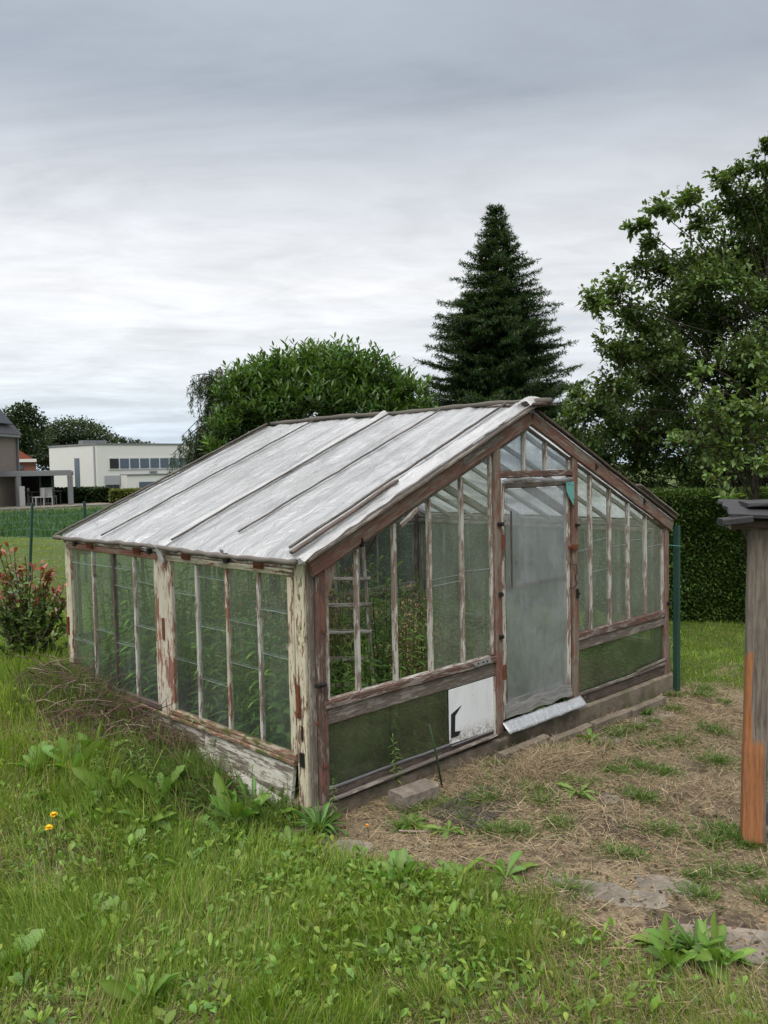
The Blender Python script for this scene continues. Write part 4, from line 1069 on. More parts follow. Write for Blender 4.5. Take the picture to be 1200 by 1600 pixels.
# yellow dandelion flowers
M['yellow'] = plain('yellow', (.85, .52, .02), .6, .2, 0, .2, 60)
M['orange'] = plain('orange', (.75, .33, .03), .6, .2, 0, .2, 60)
for px_, py_, h_, lb_, mm, s_ in ((88, 1350, .24, 'taller of the two yellow dandelions in the rough grass', 'yellow', 1), (80, 1362, .21, 'lower of the two yellow dandelions in the rough grass', 'yellow', 1), (575, 1312, .07, 'tiny orange yellow flower on the bare earth by the corner', 'orange', .55)):
    p = ground(px_, py_); t_ = thing('dandelion', lb_, 'flower', p, 'yellow flowers')
    B = Bulk(); tube(B, [(0, 0, 0), (.008, 0, h_ * .5), (0, .004, h_)], [.003, .0025, .0022], 5, (.16, .12, .06)); B.build('stem', M['leaf'], t_, True)
    B = Bulk(); n = 90; a = rng.random(n) * 2 * PI
    strips(B, np.tile([[0, .004, h_]], (n, 1)), np.stack([np.cos(a), np.sin(a), rng.uniform(-.05, 1.1, n)], 1), .019 * s_, .0030 * s_, (.3, .8, 1, .5), .15, np.tile([[1, 1, 1]], (n, 1)), fold=.1); B.build('flower_head', M[mm], t_)

# ================================================================== PLANTS INSIDE
PM = []
for i in range(5):
    PM.append(stalk_plant(random.uniform(.85, 1.0), 46, .14, .012, (.13, .235, .045)).data('leafy_plant', M['leaf']))
for i in range(2):
    PM.append(stalk_plant(random.uniform(.7, .85), 34, .10, .020, (.11, .20, .04), up=.6).data('leafy_plant', M['leaf']))
def brown_plant():
    B = Bulk()
    for i in range(26):
        a = random.uniform(0, 2 * PI); r_ = random.uniform(.05, .22); h_ = random.uniform(.5, 1.0)
        pts = [(0, 0, 0), (math.cos(a) * r_ * .35, math.sin(a) * r_ * .35, h_ * .5), (math.cos(a) * r_, math.sin(a) * r_, h_)]
        tube(B, pts, [.002, .0015, .001], 4, (.20, .14, .08), cap=False)
        n = 46; t = rng.uniform(.35, 1, n); P_ = np.stack([math.cos(a) * r_ * t, math.sin(a) * r_ * t, h_ * t], 1) + rng.normal(0, .018, (n, 3))
        strips(B, P_, rand_dirs(n), rng.uniform(.008, .022, n), .004, (.5, 1, .3), 0, rc((.46, .33, .19), n, .3, .08), fold=0)
    return B.data('seed_head_plant', M['straw'])
BP = brown_plant()
def grass_plant():
    B = Bulk(); n = 60; a = rng.random(n) * 2 * PI
    strips(B, np.zeros((n, 3)), np.stack([np.cos(a) * .35, np.sin(a) * .35, np.ones(n)], 1), rng.uniform(.5, 1.0, n), .007, (.6, 1, .8, .6, .3, .02), rng.uniform(.2, .6, n), rc((.12, .21, .05), n, .2, .1), fold=.2)
    return B.data('grass_clump', M['leaf'])
GC = grass_plant()
spots = []
tries = 0
while len(spots) < 300 and tries < 9000:
    tries += 1
    x_, y_ = random.uniform(.12, 3.75), random.uniform(.14, 2.75)
    if 1.55 < x_ < 2.35 and random.random() < .75: continue      # the overgrown path from the door
    if x_ > 2.5 and random.random() < .55: continue
    if x_ > .9 and y_ > 1.3 and random.random() < .30: continue
    if all((x_ - a) ** 2 + (y_ - b) ** 2 > .0095 for a, b in spots): spots.append((x_, y_))
for k_ in range(46): spots.append((random.uniform(.08, .20), random.uniform(.12, 2.7)))
for k_ in range(12): spots.append((random.uniform(.15, 1.5), random.uniform(.09, .16)))
for k_ in range(20): spots.append((random.uniform(.22, .72), random.uniform(.12, .50)))
for i, (x_, y_) in enumerate(spots):
    o = bpy.data.objects.new('leafy_plant', random.choice(PM)); col.objects.link(o)
    sc_ = random.uniform(.90, 1.22) * (.68 if x_ > 1.7 else 1) * (.82 if y_ < .5 and .3 < x_ < 1.6 else 1)
    if x_ < .7 and y_ > 1.3: sc_ *= random.uniform(1.05, 1.28)
    if .2 < x_ < .9 and y_ < 1.0: sc_ *= .86
    if x_ < .45: sc_ = min(sc_, 1.20)
    if i >= len(spots) - 20: sc_ = random.uniform(.80, .96)
    o.location = (x_, y_, -.10); o.rotation_euler = (random.uniform(-.08, .08), random.uniform(-.08, .08), random.uniform(0, 6)); o.scale = (sc_,) * 3
    if x_ < .55: lb_, g_ = 'tall leafy green weed crowded behind the long glazed side wall', 'leafy weeds behind the side glazing'
    elif x_ < 1.55: lb_, g_ = 'leafy green weed seen through the gable window between corner and door', 'leafy weeds behind the gable window'
    elif x_ < 2.5: lb_, g_ = 'low leafy weed on the overgrown path behind the sheeted door', 'weeds behind the door'
    else: lb_, g_ = 'leafy weed behind the gable window beyond the door', 'weeds behind the far gable window'
    tag(o, lb_, 'plant', g_)
for x_, y_, s_, lb_ in ((1.12, .35, 1.12, 'tan dried seed head weed behind the hazy gable pane'), (1.35, .55, 1.05, 'tan seed head weed nearest the door post inside'), (.75, .95, 1.25, 'dried brown weed behind the unglazed bars'), (.55, 1.3, 1.28, 'dead brown weed further back behind the unglazed bars'), (.95, .75, 1.25, 'straw coloured weed between green weeds behind the gable'), (.50, .80, 1.25, 'rusty brown seeding weed close behind the first bars')):
    o = bpy.data.objects.new('seed_head_plant', BP); col.objects.link(o); o.location = (x_, y_, -.1); o.rotation_euler = (0, 0, random.uniform(0, 6)); o.scale = (s_,) * 3
    tag(o, lb_, 'plant', 'dried seed head weeds')
for x_, y_, s_, lb_ in ((1.42, .28, 1.2, 'long leaved grass clump behind the pane beside the door post'), (.85, .30, .95, 'arching grass clump behind the third gable bar'), (3.1, .5, .6, 'low grass clump inside behind the right gable window'), (2.0, .35, .8, 'grass clump behind the film of the door'), (1.9, 1.2, 1.0, 'grass clump in the middle of the greenhouse'), (2.7, .35, .6, 'grass clump inside next to the right door post')):
    o = bpy.data.objects.new('grass_clump', GC); col.objects.link(o); o.location = (x_, y_, -.1); o.rotation_euler = (0, 0, random.uniform(0, 6)); o.scale = (s_,) * 3
    tag(o, lb_, 'plant', 'grass clumps inside the greenhouse')
# undergrowth below the tall plants
def undergrowth():
    B = Bulk(); n = 9000; x = rng.uniform(.08, 3.8, n); y = rng.uniform(.08, 2.8, n)
    a = rng.random(n) * 2 * PI; z = -.1 + rng.uniform(0, .38, n) * np.where(x > 1.6, .5, 1)
    strips(B, np.stack([x, y, z], 1), np.stack([np.cos(a), np.sin(a), rng.uniform(-.1, .9, n)], 1), rng.uniform(.05, .12, n), rng.uniform(.008, .018, n), (.15, .8, 1, .6, .04), .4, rc((.09, .165, .035), n, .3, .12), fold=.3)
    o = B.build('undergrowth', M['leaf']); tag(o, 'dark low undergrowth between the plants in the greenhouse', 'weeds', kind='stuff')
undergrowth()
# pink-white flowers behind the left glass
M['pink'] = plain('pink', (.72, .52, .58), .6, .2, 0, .15, 40)
for i, (y_, z_, lb_) in enumerate(((.62, .93, 'pale pink flower high behind the third pane from the corner'), (.28, .83, 'pink flower highest behind the corner pane'), (.24, .76, 'pink flower at the right of the corner pane cluster'), (.33, .74, 'pink flower at the left of the corner pane cluster'), (1.62, .42, 'pale flower low behind the far sash'))):
    t_ = thing('pink_flower', lb_, 'flower', (.13, y_, -.10), 'pink flowers inside'); hz_ = z_ + .10
    B = Bulk(); tube(B, [(0, 0, 0), (.02, .01, hz_ * .5), (0, 0, hz_)], [.003, .002, .0015], 4, (.1, .14, .04)); B.build('stem', M['leaf'], t_)
    B = Bulk(); n = 14; a = np.arange(n) * 2 * PI / 7
    strips(B, np.tile([[0, 0, hz_]], (n, 1)), np.stack([-np.ones(n) * .8, np.cos(a), np.sin(a)], 1), .020, .008, (.3, .9, 1, .3), .1, np.ones((n, 3)), fold=.1); B.build('flower_head', M['pink'], t_)

# the white step ladder inside
lp_ = at(530, 925, 5.45)
ld = thing('step_ladder', 'white wooden step ladder standing inside behind the first gable opening', 'ladder', (lp_[0], lp_[1], -.10)); ld.rotation_euler = (0, 0, math.radians(-43))
z1_, z2_ = at(530, 905, 5.45)[2] + .10, at(530, 945, 5.45)[2] + .10; gap_ = z1_ - z2_
for sx in (-.20, .20):
    b = Wood(); b.beam((sx * 1.15, -.20, 0), (sx * .8, .06, z1_ + .20), .022, .045, (0, 1, 0)); b.build('side_rail', M['white_bar'], ld)
    b = Wood(); b.beam((sx * 1.15, .36, 0), (sx * .8, .10, z1_ + .18), .020, .035, (0, 1, 0)); b.build('rear_leg', M['white_bar'], ld)
k_ = 0
while z1_ - k_ * gap_ > .12:
    zz_ = z1_ - k_ * gap_; yy_ = -.20 + .26 * zz_ / (z1_ + .20); b = Wood(); b.box(-.205, yy_ - .035, zz_ - .009, .205, yy_ + .035, zz_ + .009); b.build('rung', M['white_bar'], ld); k_ += 1

# ================================================================== SMALL THINGS AROUND THE GREENHOUSE
# loose board and translucent sheet at the corner
bo = Wood(); bo.prism([(-.075, .16, -.03), (-.06, .99, .06), (-.155, 1.02, -.13), (-.22, .10, -.24)], (-1, 0, .3), .014)
bb = bo.build('loose_board', M['board_white']); tag(bb, 'loose white painted board leaning out from the greenhouse base near the corner', 'board'); centre(bb, (-.1, .5, -.1))
# concrete block
g = ground(650, 1262)
b = Wood(); b.beam((-.14, .0, .055), (.13, .0, .055), .13, .11, (0, 0, 1), bev=.012, jit=.003)
o = b.build('concrete_block', M['block']); o.location = (g[0] + .05, g[1] + .06, g[2] - .02); o.rotation_euler = (0, 0, math.radians(-4)); tag(o, 'rough concrete block lying against the footing below the sign', 'block')
g = ground(692, 1230); g2 = P0 = None
st_ = Bulk(); tube(st_, [(0, 0, -.03), (-.05, .0, .2), (-.108, .0, .40)], [.006, .006, .005], 7, (1, 1, 1)); o = st_.build('garden_stake', M['stake'], smooth=True); o.location = (g[0], g[1], g[2]); tag(o, 'thin dark green plastic stake leaning in front of the sign', 'stake')
b = Wood(); b.beam((-.07, 0, 0), (.07, .0, .004), .012, .010, (0, 0, 1), bev=.003); g = ground(645, 1303)
o = b.build('white_stick', M['white_bar']); o.location = (g[0], g[1], g[2] + .012); o.rotation_euler = (0, 0, math.radians(-55)); tag(o, 'short whitish stick lying on the bare earth', 'stick')
# kerb stones along the footing
for i, x_ in enumerate(np.arange(1.42, 3.5, .52)):
    b = Wood(); zc = float(hgt(x_ + .25, -.17)); b.beam((-.25, 0, 0), (.25, 0, random.uniform(-.01, .01)), .06, .13, (0, 0, 1), bev=.008, jit=.003)
    o = b.build('kerb_stone', M['concrete']); o.location = (x_ + .25, -.155 - .01 * i, zc + .0); o.rotation_euler = (0, 0, random.uniform(-.02, .02))
    tag(o, ('kerb stone nearest the door step', 'second kerb stone beyond the door step', 'middle kerb stone along the footing', 'mossy kerb stone near the far end', 'last kerb stone beside the green post')[i] , 'kerb', 'kerb stones along the footing')
# paving slabs
SL_ = [(960, 1150, .45, .22, 0, 'worn slab along the kerb between two weeds'), (1015, 1122, .5, .25, 0, 'farthest slab along the kerb'), (870, 1190, .42, .2, 0, 'slab closest to the door step'),
       (950, 1248, .17, .13, .5, 'round worn stone sunk in the middle of the straw'), (900, 1392, .46, .2, -1.0, 'grey slab at the edge of the lawn, partly under straw'), (1035, 1385, .34, .2, -1.0, 'pale cracked slab behind the foreground weeds'),
       (985, 1405, .3, .15, -1.0, 'small slab joining the pale cracked slab'), (1160, 1478, .55, .24, -1.0, 'slab at the right edge beyond the weed cluster'), (540, 1335, .3, .22, .4, 'dark slab in bare earth at the greenhouse corner'), (520, 1360, .25, .15, .3, 'dark slab half under the weeds below the corner')]
for px_, py_, a_, c_, rz_, lb_ in SL_:
    g = ground(px_, py_); n_ = 9; poly = []
    for q in range(14):
        t_ = q / 14 * 2 * PI; r1 = 1 / max(abs(math.cos(t_)), abs(math.sin(t_))); r1 = min(r1, 1.22 if 'round' not in lb_ else 1.0)
        poly.append((math.cos(t_) * r1 * a_ / 2 * random.uniform(.94, 1.04), math.sin(t_) * r1 * c_ / 2 * random.uniform(.9, 1.05), 0))
    b = Wood(); b.prism(poly, (0, 0, 1), .05); o = b.build('paving_slab', M['slab'])
    o.location = (g[0], g[1], g[2] - .044); o.rotation_euler = (random.uniform(-.02, .02), random.uniform(-.02, .02), rz_ if rz_ else random.uniform(-.03, .03)); tag(o, lb_, 'slab', 'old paving slabs')
# dark paver with a grid
g = ground(745, 1262)
b = Wood()
for i in range(9):
    for j in range(6): b.box(-.24 + i * .055, -.16 + j * .055, -.02, -.19 + i * .055, -.112 + j * .055, .012 + random.uniform(-.003, .003), seg=1, jit=.001)
b.box(-.25, -.17, -.03, .25, .16, -.002)
o = b.build('grid_paver', M['paver']); o.location = (g[0], g[1], g[2] + .0); o.rotation_euler = (0, 0, .1); tag(o, 'dark paver with a small grid pattern beside the concrete block', 'paver')

# green steel post and its wire
g = ground(1060, 1082)
gp = thing('steel_post', 'dark green steel angle post standing at the far gable corner', 'post', g)
dirv = np.array([CAM[0] - g[0], CAM[1] - g[1]]); dd_ = np.linalg.norm(dirv)
hz_ = 250 / FPX * dd_
b = Wood(); b.beam((.010, 0, -.1), (.035, .01, hz_), .036, .006, (0, 1, 0), bev=.001, jit=0); b.beam((-.010, .024, -.1), (.015, .034, hz_), .006, .04, (0, 1, 0), bev=.001, jit=0); b.build('post', M['green_paint'], gp)
B = Bulk(); tube(B, [(-.14, .12, hz_ - .15), (-.02, -.005, hz_ - .17), (.03, -.02, hz_ - .175), (.05, .01, hz_ - .18), (.045, .03, hz_ - .24)], .003, 5); B.build('wire', M['wire'], gp, True)

# wooden shelter at the right edge: post, beam, slate roof
g = ground(1171, 1315); dsh = math.hypot(g[0] - CAM[0], g[1] - CAM[1])
sh = thing('shelter', 'wooden post of a small shelter with dark slate roof at the right edge', 'shelter', g)
sh.rotation_euler = (0, 0, math.radians(-60))
def orange_post():
    m_, t, o = mat('post_wood'); uv = t.new('ShaderNodeUVMap').outputs[0]; oc = t.new('ShaderNodeTexCoord').outputs['Object']
    s3 = t.new('ShaderNodeSeparateXYZ'); t.l.new(oc, s3.inputs[0])
    grain = t.noise(t.mapping(oc, scale=(70, 70, 5)), 1.0, 7, .7, .4); big = t.noise(t.mapping(oc, scale=(9, 9, 3.0)), 1.0, 6, .6, .5)
    grey = t.mix(t.step(grain, .3, .7), (.085, .068, .055), (.21, .18, .15))
    orr = t.mix(t.step(grain, .3, .7), (.20, .085, .04), (.36, .155, .065))
    lim = t.math('ADD', s3.outputs[2], t.math('MULTIPLY', t.math('SUBTRACT', big, .5), .5))
    f_ = t.step(lim, .95, .97); lim2 = t.math('ADD', s3.outputs[0], t.math('MULTIPLY', big, .05))
    f2 = t.math('MAXIMUM', f_, t.math('MULTIPLY', t.step(lim2, .025, .035), t.step(s3.outputs[2], .50, .56)))
    f2 = t.math('MAXIMUM', f2, t.step(s3.outputs[0], .058, .060))
    c = t.mix(f2, orr, grey)
    t.l.new(principled(t, c, .8, .2, 0, t.bump(grain, .6, .004)), o.inputs[0]); return m_
M['post_wood'] = orange_post()
hp = 464 / FPX * dsh
b = Wood(); b.beam((.012, 0, -.15), (.045, 0, hp * .99), .112, .09, (0, 1, 0), bev=.006, jit=.003); b.build('post', M['post_wood'], sh)
b = Wood(); b.box(-.10, -.07, hp * .99 + .002, 1.4, .07, hp * .99 + .05); b.build('beam', M['dark_wood'], sh)
b = Wood(); b.box(.08, -.03, .10, 1.4, .03, .22); b.build('low_rail', M['grey_wood'], sh)
rb_ = Wood()
for i in range(5):
    rb_.beam((.07 + i * .33, -.16, hp + .055 + .004 * (i % 2)), (.07 + i * .33, .40, hp + .085 + random.uniform(0, .02)), .36, .016, (random.uniform(-.06, .06), 0, 1), jit=.012, seg=9)
rb_.beam((-.16, -.16, hp + .030), (-.02, -.13, hp + .045), .09, .035, (0, 0, 1), seg=2)
rb_.build('roof', M['slate'], sh)
b = Wood(); b.box(-.02, -.05, hp + .095, 1.3, .30, hp + .115, jit=.008); b.build('ridge_tile', M['slate'], sh)

# ================================================================== HEDGE
def leafbox(name, label, p0, p1, depth, h, n, base, size=.035, top_jit=.03):
    """clipped hedge: from p0 to p1 (front face), going back by depth"""
    B = Bulk(); p0 = np.array(p0); p1 = np.array(p1); ax = p1[:2] - p0[:2]; L = np.linalg.norm(ax); ax = ax / L; nb = np.array([-ax[1], ax[0]])
    if nb @ (p0[:2] - CAM[:2]) < 0: nb = -nb
    z0 = min(p0[2], p1[2]) - .05
    c = [np.append(p0[:2] + ax * a + nb * b, z) for a, b, z in ((.06, .06, z0), (L - .06, .06, z0), (L - .06, depth - .06, z0), (.06, depth - .06, z0), (.06, .06, z0 + h - .06), (L - .06, .06, z0 + h - .06), (L - .06, depth - .06, z0 + h - .06), (.06, depth - .06, z0 + h - .06))]
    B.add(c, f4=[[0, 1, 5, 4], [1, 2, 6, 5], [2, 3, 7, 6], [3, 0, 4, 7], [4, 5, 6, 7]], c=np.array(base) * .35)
    u = rng.random(n) * L; v = rng.random(n); face = rng.random(n)
    bump_ = (fbm(u, v * h, 2.2, 200) - .5) * .10
    sidef = face < .72
    b_ = np.where(sidef, rng.random(n) ** 2 * .07 - .02 + bump_ * .6, v * depth); zz_ = np.where(sidef, v * h, h - rng.random(n) ** 2 * .07 + rng.random(n) * top_jit + bump_ * .5)
    P_ = np.concatenate([p0[:2] + ax * u[:, None] + nb * b_[:, None], (z0 + zz_)[:, None]], 1)
    out_ = np.where(sidef[:, None], np.append(-nb, .35), np.array([0, 0, 1.0])); D = out_ + rng.normal(0, .65, (n, 3))
    # the leaves of one spray share a tone
    tone = .6 + .9 * fbm(u, zz_, 5.0, 210)
    strips(B, P_, D, size * rng.uniform(.7, 1.5, n), size * .30, (.3, 1, .8, .05), .2, rc(base, n, .25, .1) * tone[:, None], fold=.2)
    o = B.build('hedge', M['leaf']); centre(o, p0); tag(o, label, 'hedge'); return o
hA = ground(1034, 968); hB = ground(1290, 975)
axh = hA - hB; axh /= np.linalg.norm(axh)
leafbox('hedge', 'clipped dark green hedge behind the greenhouse and the green post', hA + axh * 4.5, hB, .8, 1.62, 80000, (.075, .130, .026), .036)

# ================================================================== TREES
def limb(B, p, q, r0, r1, sag=.12, n=6, c=(.085, .07, .055), wob=.05):
    p = np.array(p, float); q = np.array(q, float); L = np.linalg.norm(q - p); pts = []
    off = rng.normal(0, wob * L, (n + 1, 3)) * np.sin(np.linspace(0, PI, n + 1))[:, None]
    for k_ in range(n + 1):
        t = k_ / n; m_ = p * (1 - t) + q * t; m_ = m_ + np.array([0, 0, sag * L * math.sin(t * PI)]) + off[k_] * .5; pts.append(m_)
    tube(B, pts, np.linspace(r0, r1, n + 1), 6, c, cap=False); return pts
def clump(BL, BB, c, r, nt, nleaf, leafL, leafW, base, flat=.75, prof=(.15, 1, .8, .06), upb=.3, tw=.006, tone=None, droop=.15):
    """twigs radiating from a clump centre with leaves along them"""
    d = rand_dirs(nt); d[:, 2] = d[:, 2] * flat + upb; d = unit(d)
    Ls = r * rng.uniform(.45, 1.1, nt); c = np.asarray(c, float)
    for i in range(nt):
        e_ = c + d[i] * Ls[i]; mid = c + d[i] * Ls[i] * .5 + rng.normal(0, .06 * r, 3)
        if BB is not None: tube(BB, [c, mid, e_], [tw, tw * .7, tw * .3], 3, (.07, .055, .04), cap=False)
        t = rng.uniform(.25, 1.05, nleaf)[:, None]
        P_ = c * (1 - t) ** 2 + 2 * mid * t * (1 - t) + e_ * t ** 2 + rng.normal(0, .035 * r + leafL * .25, (nleaf, 3))
        D = d[i] * .8 + rng.normal(0, .8, (nleaf, 3)) + np.array([0, 0, .15])
        bc = np.asarray(base) * (1.0 if tone is None else tone) * rng.uniform(.75, 1.3)
        strips(BL, P_, D, leafL * rng.uniform(.7, 1.3, nleaf), leafW, prof, droop, rc(bc, nleaf, .22, .1), fold=.25)
def tree(name, label, base_pt, top_h, clumps, trunk_r, leaf, cat='tree', nt=16, nleaf=12, group=None, branch_from=.3):
    """clumps: (point, radius); leaf: (L, W, colour)"""
    b_ = np.asarray(base_pt, float); t_ = thing(name, label, cat, b_, group)
    BL, BB = Bulk(), Bulk(); top = b_ + np.array([rng.normal(0, .1), rng.normal(0, .1), top_h])
    tr = limb(BB, b_ - [0, 0, .2], top, trunk_r, trunk_r * .25, 0, 8, wob=.03)
    for c, r in clumps:
        c = np.asarray(c, float); zt = np.clip((c[2] - b_[2]) * random.uniform(.45, .8), top_h * branch_from * .6, top_h * .95)
        k_ = int(zt / top_h * 8); s_ = np.array(tr[min(k_, 7)])
        limb(BB, s_, c, max(.009, trunk_r * .16 * min(1, r * 1.2)), .005, .06, 6, c=(.045, .038, .03))
        m_ = max(4, int(nt * (r / .5) ** 1.6)); clump(BL, BB, c, r, m_, nleaf, leaf[0], leaf[1], leaf[2], tone=random.uniform(.75, 1.3))
    o1 = BB.build('trunk', M['bark'], t_, True); o2 = BL.build('crown', M['leaf'], t_)
    for o in (o1, o2): o.data.transform(Matrix.Translation(-Vector(b_)))
    return t_

# big broadleaf tree on the right (behind the hedge)
def big_tree():
    base = at(1265, 900, 11.8); base[2] = -.15
    S = []
    outline = [(930, 480, .30, 10.6), (965, 455, .32, 10.8), (1000, 420, .22, 10.9), (985, 500, .40, 11.0), (1000, 350, .20, 10.7), (1035, 335, .26, 10.9), (1075, 320, .26, 11.1), (1020, 385, .2, 10.8), (1100, 350, .30, 11.2),
               (1130, 290, .24, 11.3), (1150, 275, .18, 11.0), (1150, 330, .40, 11.4), (1195, 235, .18, 11.0), (1192, 270, .24, 11.1), (1190, 320, .5, 11.5), (950, 545, .22, 10.6), (975, 560, .34, 10.8), (1010, 530, .45, 11.2), (960, 610, .38, 10.9),
               (925, 640, .38, 11.4), (895, 660, .30, 11.6), (905, 615, .22, 11.8), (1040, 430, .45, 11.6), (1090, 420, .55, 11.9), (1150, 410, .6, 12.0), (1230, 380, .7, 12.2), (1060, 500, .6, 11.9), (1130, 500, .65, 12.1), (1210, 480, .7, 11.6),
               (1020, 600, .55, 11.5), (1080, 590, .6, 11.9), (1150, 590, .65, 12.2), (1220, 590, .7, 12.0), (960, 670, .45, 11.4), (1010, 680, .5, 11.7), (1070, 680, .55, 11.6), (1140, 680, .6, 12.0), (1210, 690, .6, 12.0), (1000, 730, .45, 12.0), (1060, 740, .45, 11.8),
               (1130, 735, .5, 11.5), (940, 720, .4, 12.0), (1280, 300, .8, 12.0), (1300, 450, .9, 12.0), (1300, 600, .9, 12.0), (1240, 250, .5, 11.5), (1120, 450, .5, 11.0), (1180, 560, .5, 10.9), (1045, 560, .4, 10.9), (1100, 530, .7, 12.6), (1180, 430, .8, 12.8), (1040, 640, .7, 12.6), (1160, 640, .8, 12.8), (960, 640, .5, 12.3), (1000, 560, .5, 12.2), (1230, 540, .8, 12.8), (1110, 720, .7, 12.8), (1010, 700, .6, 12.8), (1200, 350, .7, 12.4), (1180, 740, .6, 12.4), (900, 735, .4, 12.8), (960, 760, .45, 12.8), (1020, 765, .45, 13), (1090, 770, .5, 13), (1170, 770, .5, 13), (930, 690, .4, 12.5), (890, 700, .35, 12.6), (1080, 460, .5, 11.3)]
    for px_, py_, r_, d_ in outline: S.append((at(px_, py_, d_), r_ * .92))
    tree('broadleaf_tree', 'large dark green broadleaf tree towering over the hedge', base, 4.7, S, .22, (.064, .018, (.086, .132, .040)), nt=50, nleaf=28)
big_tree()
def young_tree():
    base = at(1182, 900, 10.2); base[2] = -.15; S = []
    for px_, py_, r_, d_ in [(1098, 590, .16, 9.6), (1108, 625, .2, 9.6), (1090, 650, .22, 9.7), (1120, 655, .3, 9.9), (1150, 640, .2, 10.0), (1195, 605, .18, 9.7), (1180, 650, .3, 10), (1075, 690, .2, 9.7), (1050, 695, .16, 9.6), (1105, 700, .3, 9.8), (1150, 700, .34, 10), (1195, 710, .3, 9.9), (1120, 745, .18, 9.6), (1140, 785, .14, 9.5), (1185, 735, .2, 9.6), (1230, 660, .4, 10)]:
        S.append((at(px_, py_, d_), r_))
    tree('young_tree', 'lighter green young fruit tree in front of the hedge', base, 2.6, S, .06, (.070, .021, (.115, .17, .050)), nt=34, nleaf=13)
young_tree()

# fir
def fir():
    b_ = at(782, 900, 15.5); b_[2] = -.05; topz = at(777, 322, 15.5)[2]
    t_ = thing('fir_tree', 'tall dark pointed conifer behind the greenhouse ridge', 'tree', b_); H = topz - b_[2]
    BL, BB = Bulk(), Bulk(); tube(BB, [(0, 0, -.2), (.03, 0, H * .5), (0, 0, H)], [.13, .08, .01], 7, (.06, .045, .035))
    z = .7; P_, D_, S_ = [], [], []
    while z < H - .05:
        f_ = (H - z); R = min(1.62, .12 + f_ * .46 - max(0, f_ - 2.0) * .14) * random.uniform(.85, 1.1); nb = int(6 + R * 7)
        a0 = random.uniform(0, 6)
        for i in range(nb):
            a = a0 + i * 2 * PI / nb + random.gauss(0, .15); r_ = R * random.uniform(.52, 1.10); dv_ = np.array([math.cos(a), math.sin(a), 0]); sdv = np.array([-dv_[1], dv_[0], 0])
            rise = random.uniform(-.10, .22) if f_ < 1.2 else random.uniform(-.22, .05)
            pts = [np.array([0, 0, z]) + dv_ * r_ * t + np.array([0, 0, r_ * (rise * t + .14 * t ** 3)]) for t in np.linspace(0, 1, 5)]
            tube(BB, pts, np.linspace(.012 + .006 * R, .003, 5), 4, (.06, .045, .035), cap=False)
            nt = max(5, int(r_ * 24))
            for k_ in range(nt):
                t = .22 + .78 * (k_ + random.random()) / nt; q = np.array([0, 0, z]) + dv_ * r_ * t + np.array([0, 0, r_ * (rise * t + .14 * t ** 3)])
                for s_ in (-1, 1):
                    tl_ = (.12 + .22 * (1 - t)) * min(1, r_ + .2) * random.uniform(.7, 1.2); td = dv_ * .75 + sdv * s_ * random.uniform(.5, 1.0) + np.array([0, 0, random.uniform(-.25, .25)]); td /= np.linalg.norm(td)
                    m_ = int(5 + tl_ * 42); tt = rng.random(m_); P_.append(q + td * (tt * tl_)[:, None]); D_.append(td * .8 + rng.normal(0, .55, (m_, 3)) + [0, 0, .15]); S_.append(np.full(m_, random.uniform(.7, 1.3)))
        z += random.uniform(.065, .11)
    P_ = np.concatenate(P_); D_ = np.concatenate(D_); S_ = np.concatenate(S_); n = len(P_)
    strips(BL, P_, D_, rng.uniform(.04, .085, n), .009, (.6, .7, .1), .05, rc((.042, .074, .028), n, .25, .1) * S_[:, None], fold=0)
    BB.build('trunk', M['bark'], t_); BL.build('crown', M['leaf'], t_)
fir()

# laurel shrub behind the roof
def laurel():
    b_ = at(495, 900, 8.8); b_[2] = .0; t_ = thing('laurel_shrub', 'large round cherry laurel with glossy upright leaves behind the roof', 'shrub', b_)
    BL, BB = Bulk(), Bulk(); cs = []
    for px_, py_, r_, d_ in [(378, 650, .32, 8.6), (385, 590, .26, 8.7), (420, 580, .34, 8.8), (470, 570, .36, 8.8), (530, 565, .36, 8.8), (580, 575, .32, 8.8), (610, 600, .26, 8.8), (560, 620, .45, 8.7), (480, 620, .5, 8.6), (410, 640, .45, 8.6), (620, 640, .32, 8.7), (645, 590, .12, 8.7), (648, 625, .16, 8.7), (356, 598, .12, 8.6), (372, 690, .36, 8.7), (430, 700, .5, 8.9), (520, 690, .5, 8.9), (600, 690, .45, 8.9), (660, 640, .12, 8.8), (500, 560, .3, 9.3), (440, 620, .5, 9.3), (560, 620, .5, 9.3)]:
        cs.append((at(px_, py_, d_) - b_, r_))
    for c, r in cs:
        c = c + np.array([0, 0, -.20]); r = r * .80
        limb(BB, (rng.normal(0, .1), rng.normal(0, .1), 0), c, .03, .01, .02)
        ns = int(235 * (r / .4) ** 2) + 18
        d = rand_dirs(ns, -.2); P0_ = c + d * (r * rng.uniform(.55, 1.0, ns))[:, None]
        tone = random.uniform(.85, 1.15)
        for i in range(ns):
            m_ = 9; sd__ = unit(d[i] * .7 + np.array([0, 0, .9]) + rng.normal(0, .15, 3)); tl_ = random.uniform(.10, .22); t = np.linspace(0, 1, m_)
            a = np.arange(m_) * 2.4 + random.uniform(0, 6); u_ = unit(np.cross(sd__, [.3, .2, .9])); v_ = np.cross(sd__, u_)
            D = sd__ * (.5 + .9 * t)[:, None] + u_ * np.cos(a)[:, None] + v_ * np.sin(a)[:, None]
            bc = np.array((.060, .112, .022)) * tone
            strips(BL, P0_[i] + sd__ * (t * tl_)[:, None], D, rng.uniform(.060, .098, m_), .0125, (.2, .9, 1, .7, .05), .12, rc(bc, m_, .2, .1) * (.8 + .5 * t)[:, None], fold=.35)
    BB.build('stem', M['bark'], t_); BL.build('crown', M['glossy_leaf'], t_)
laurel()
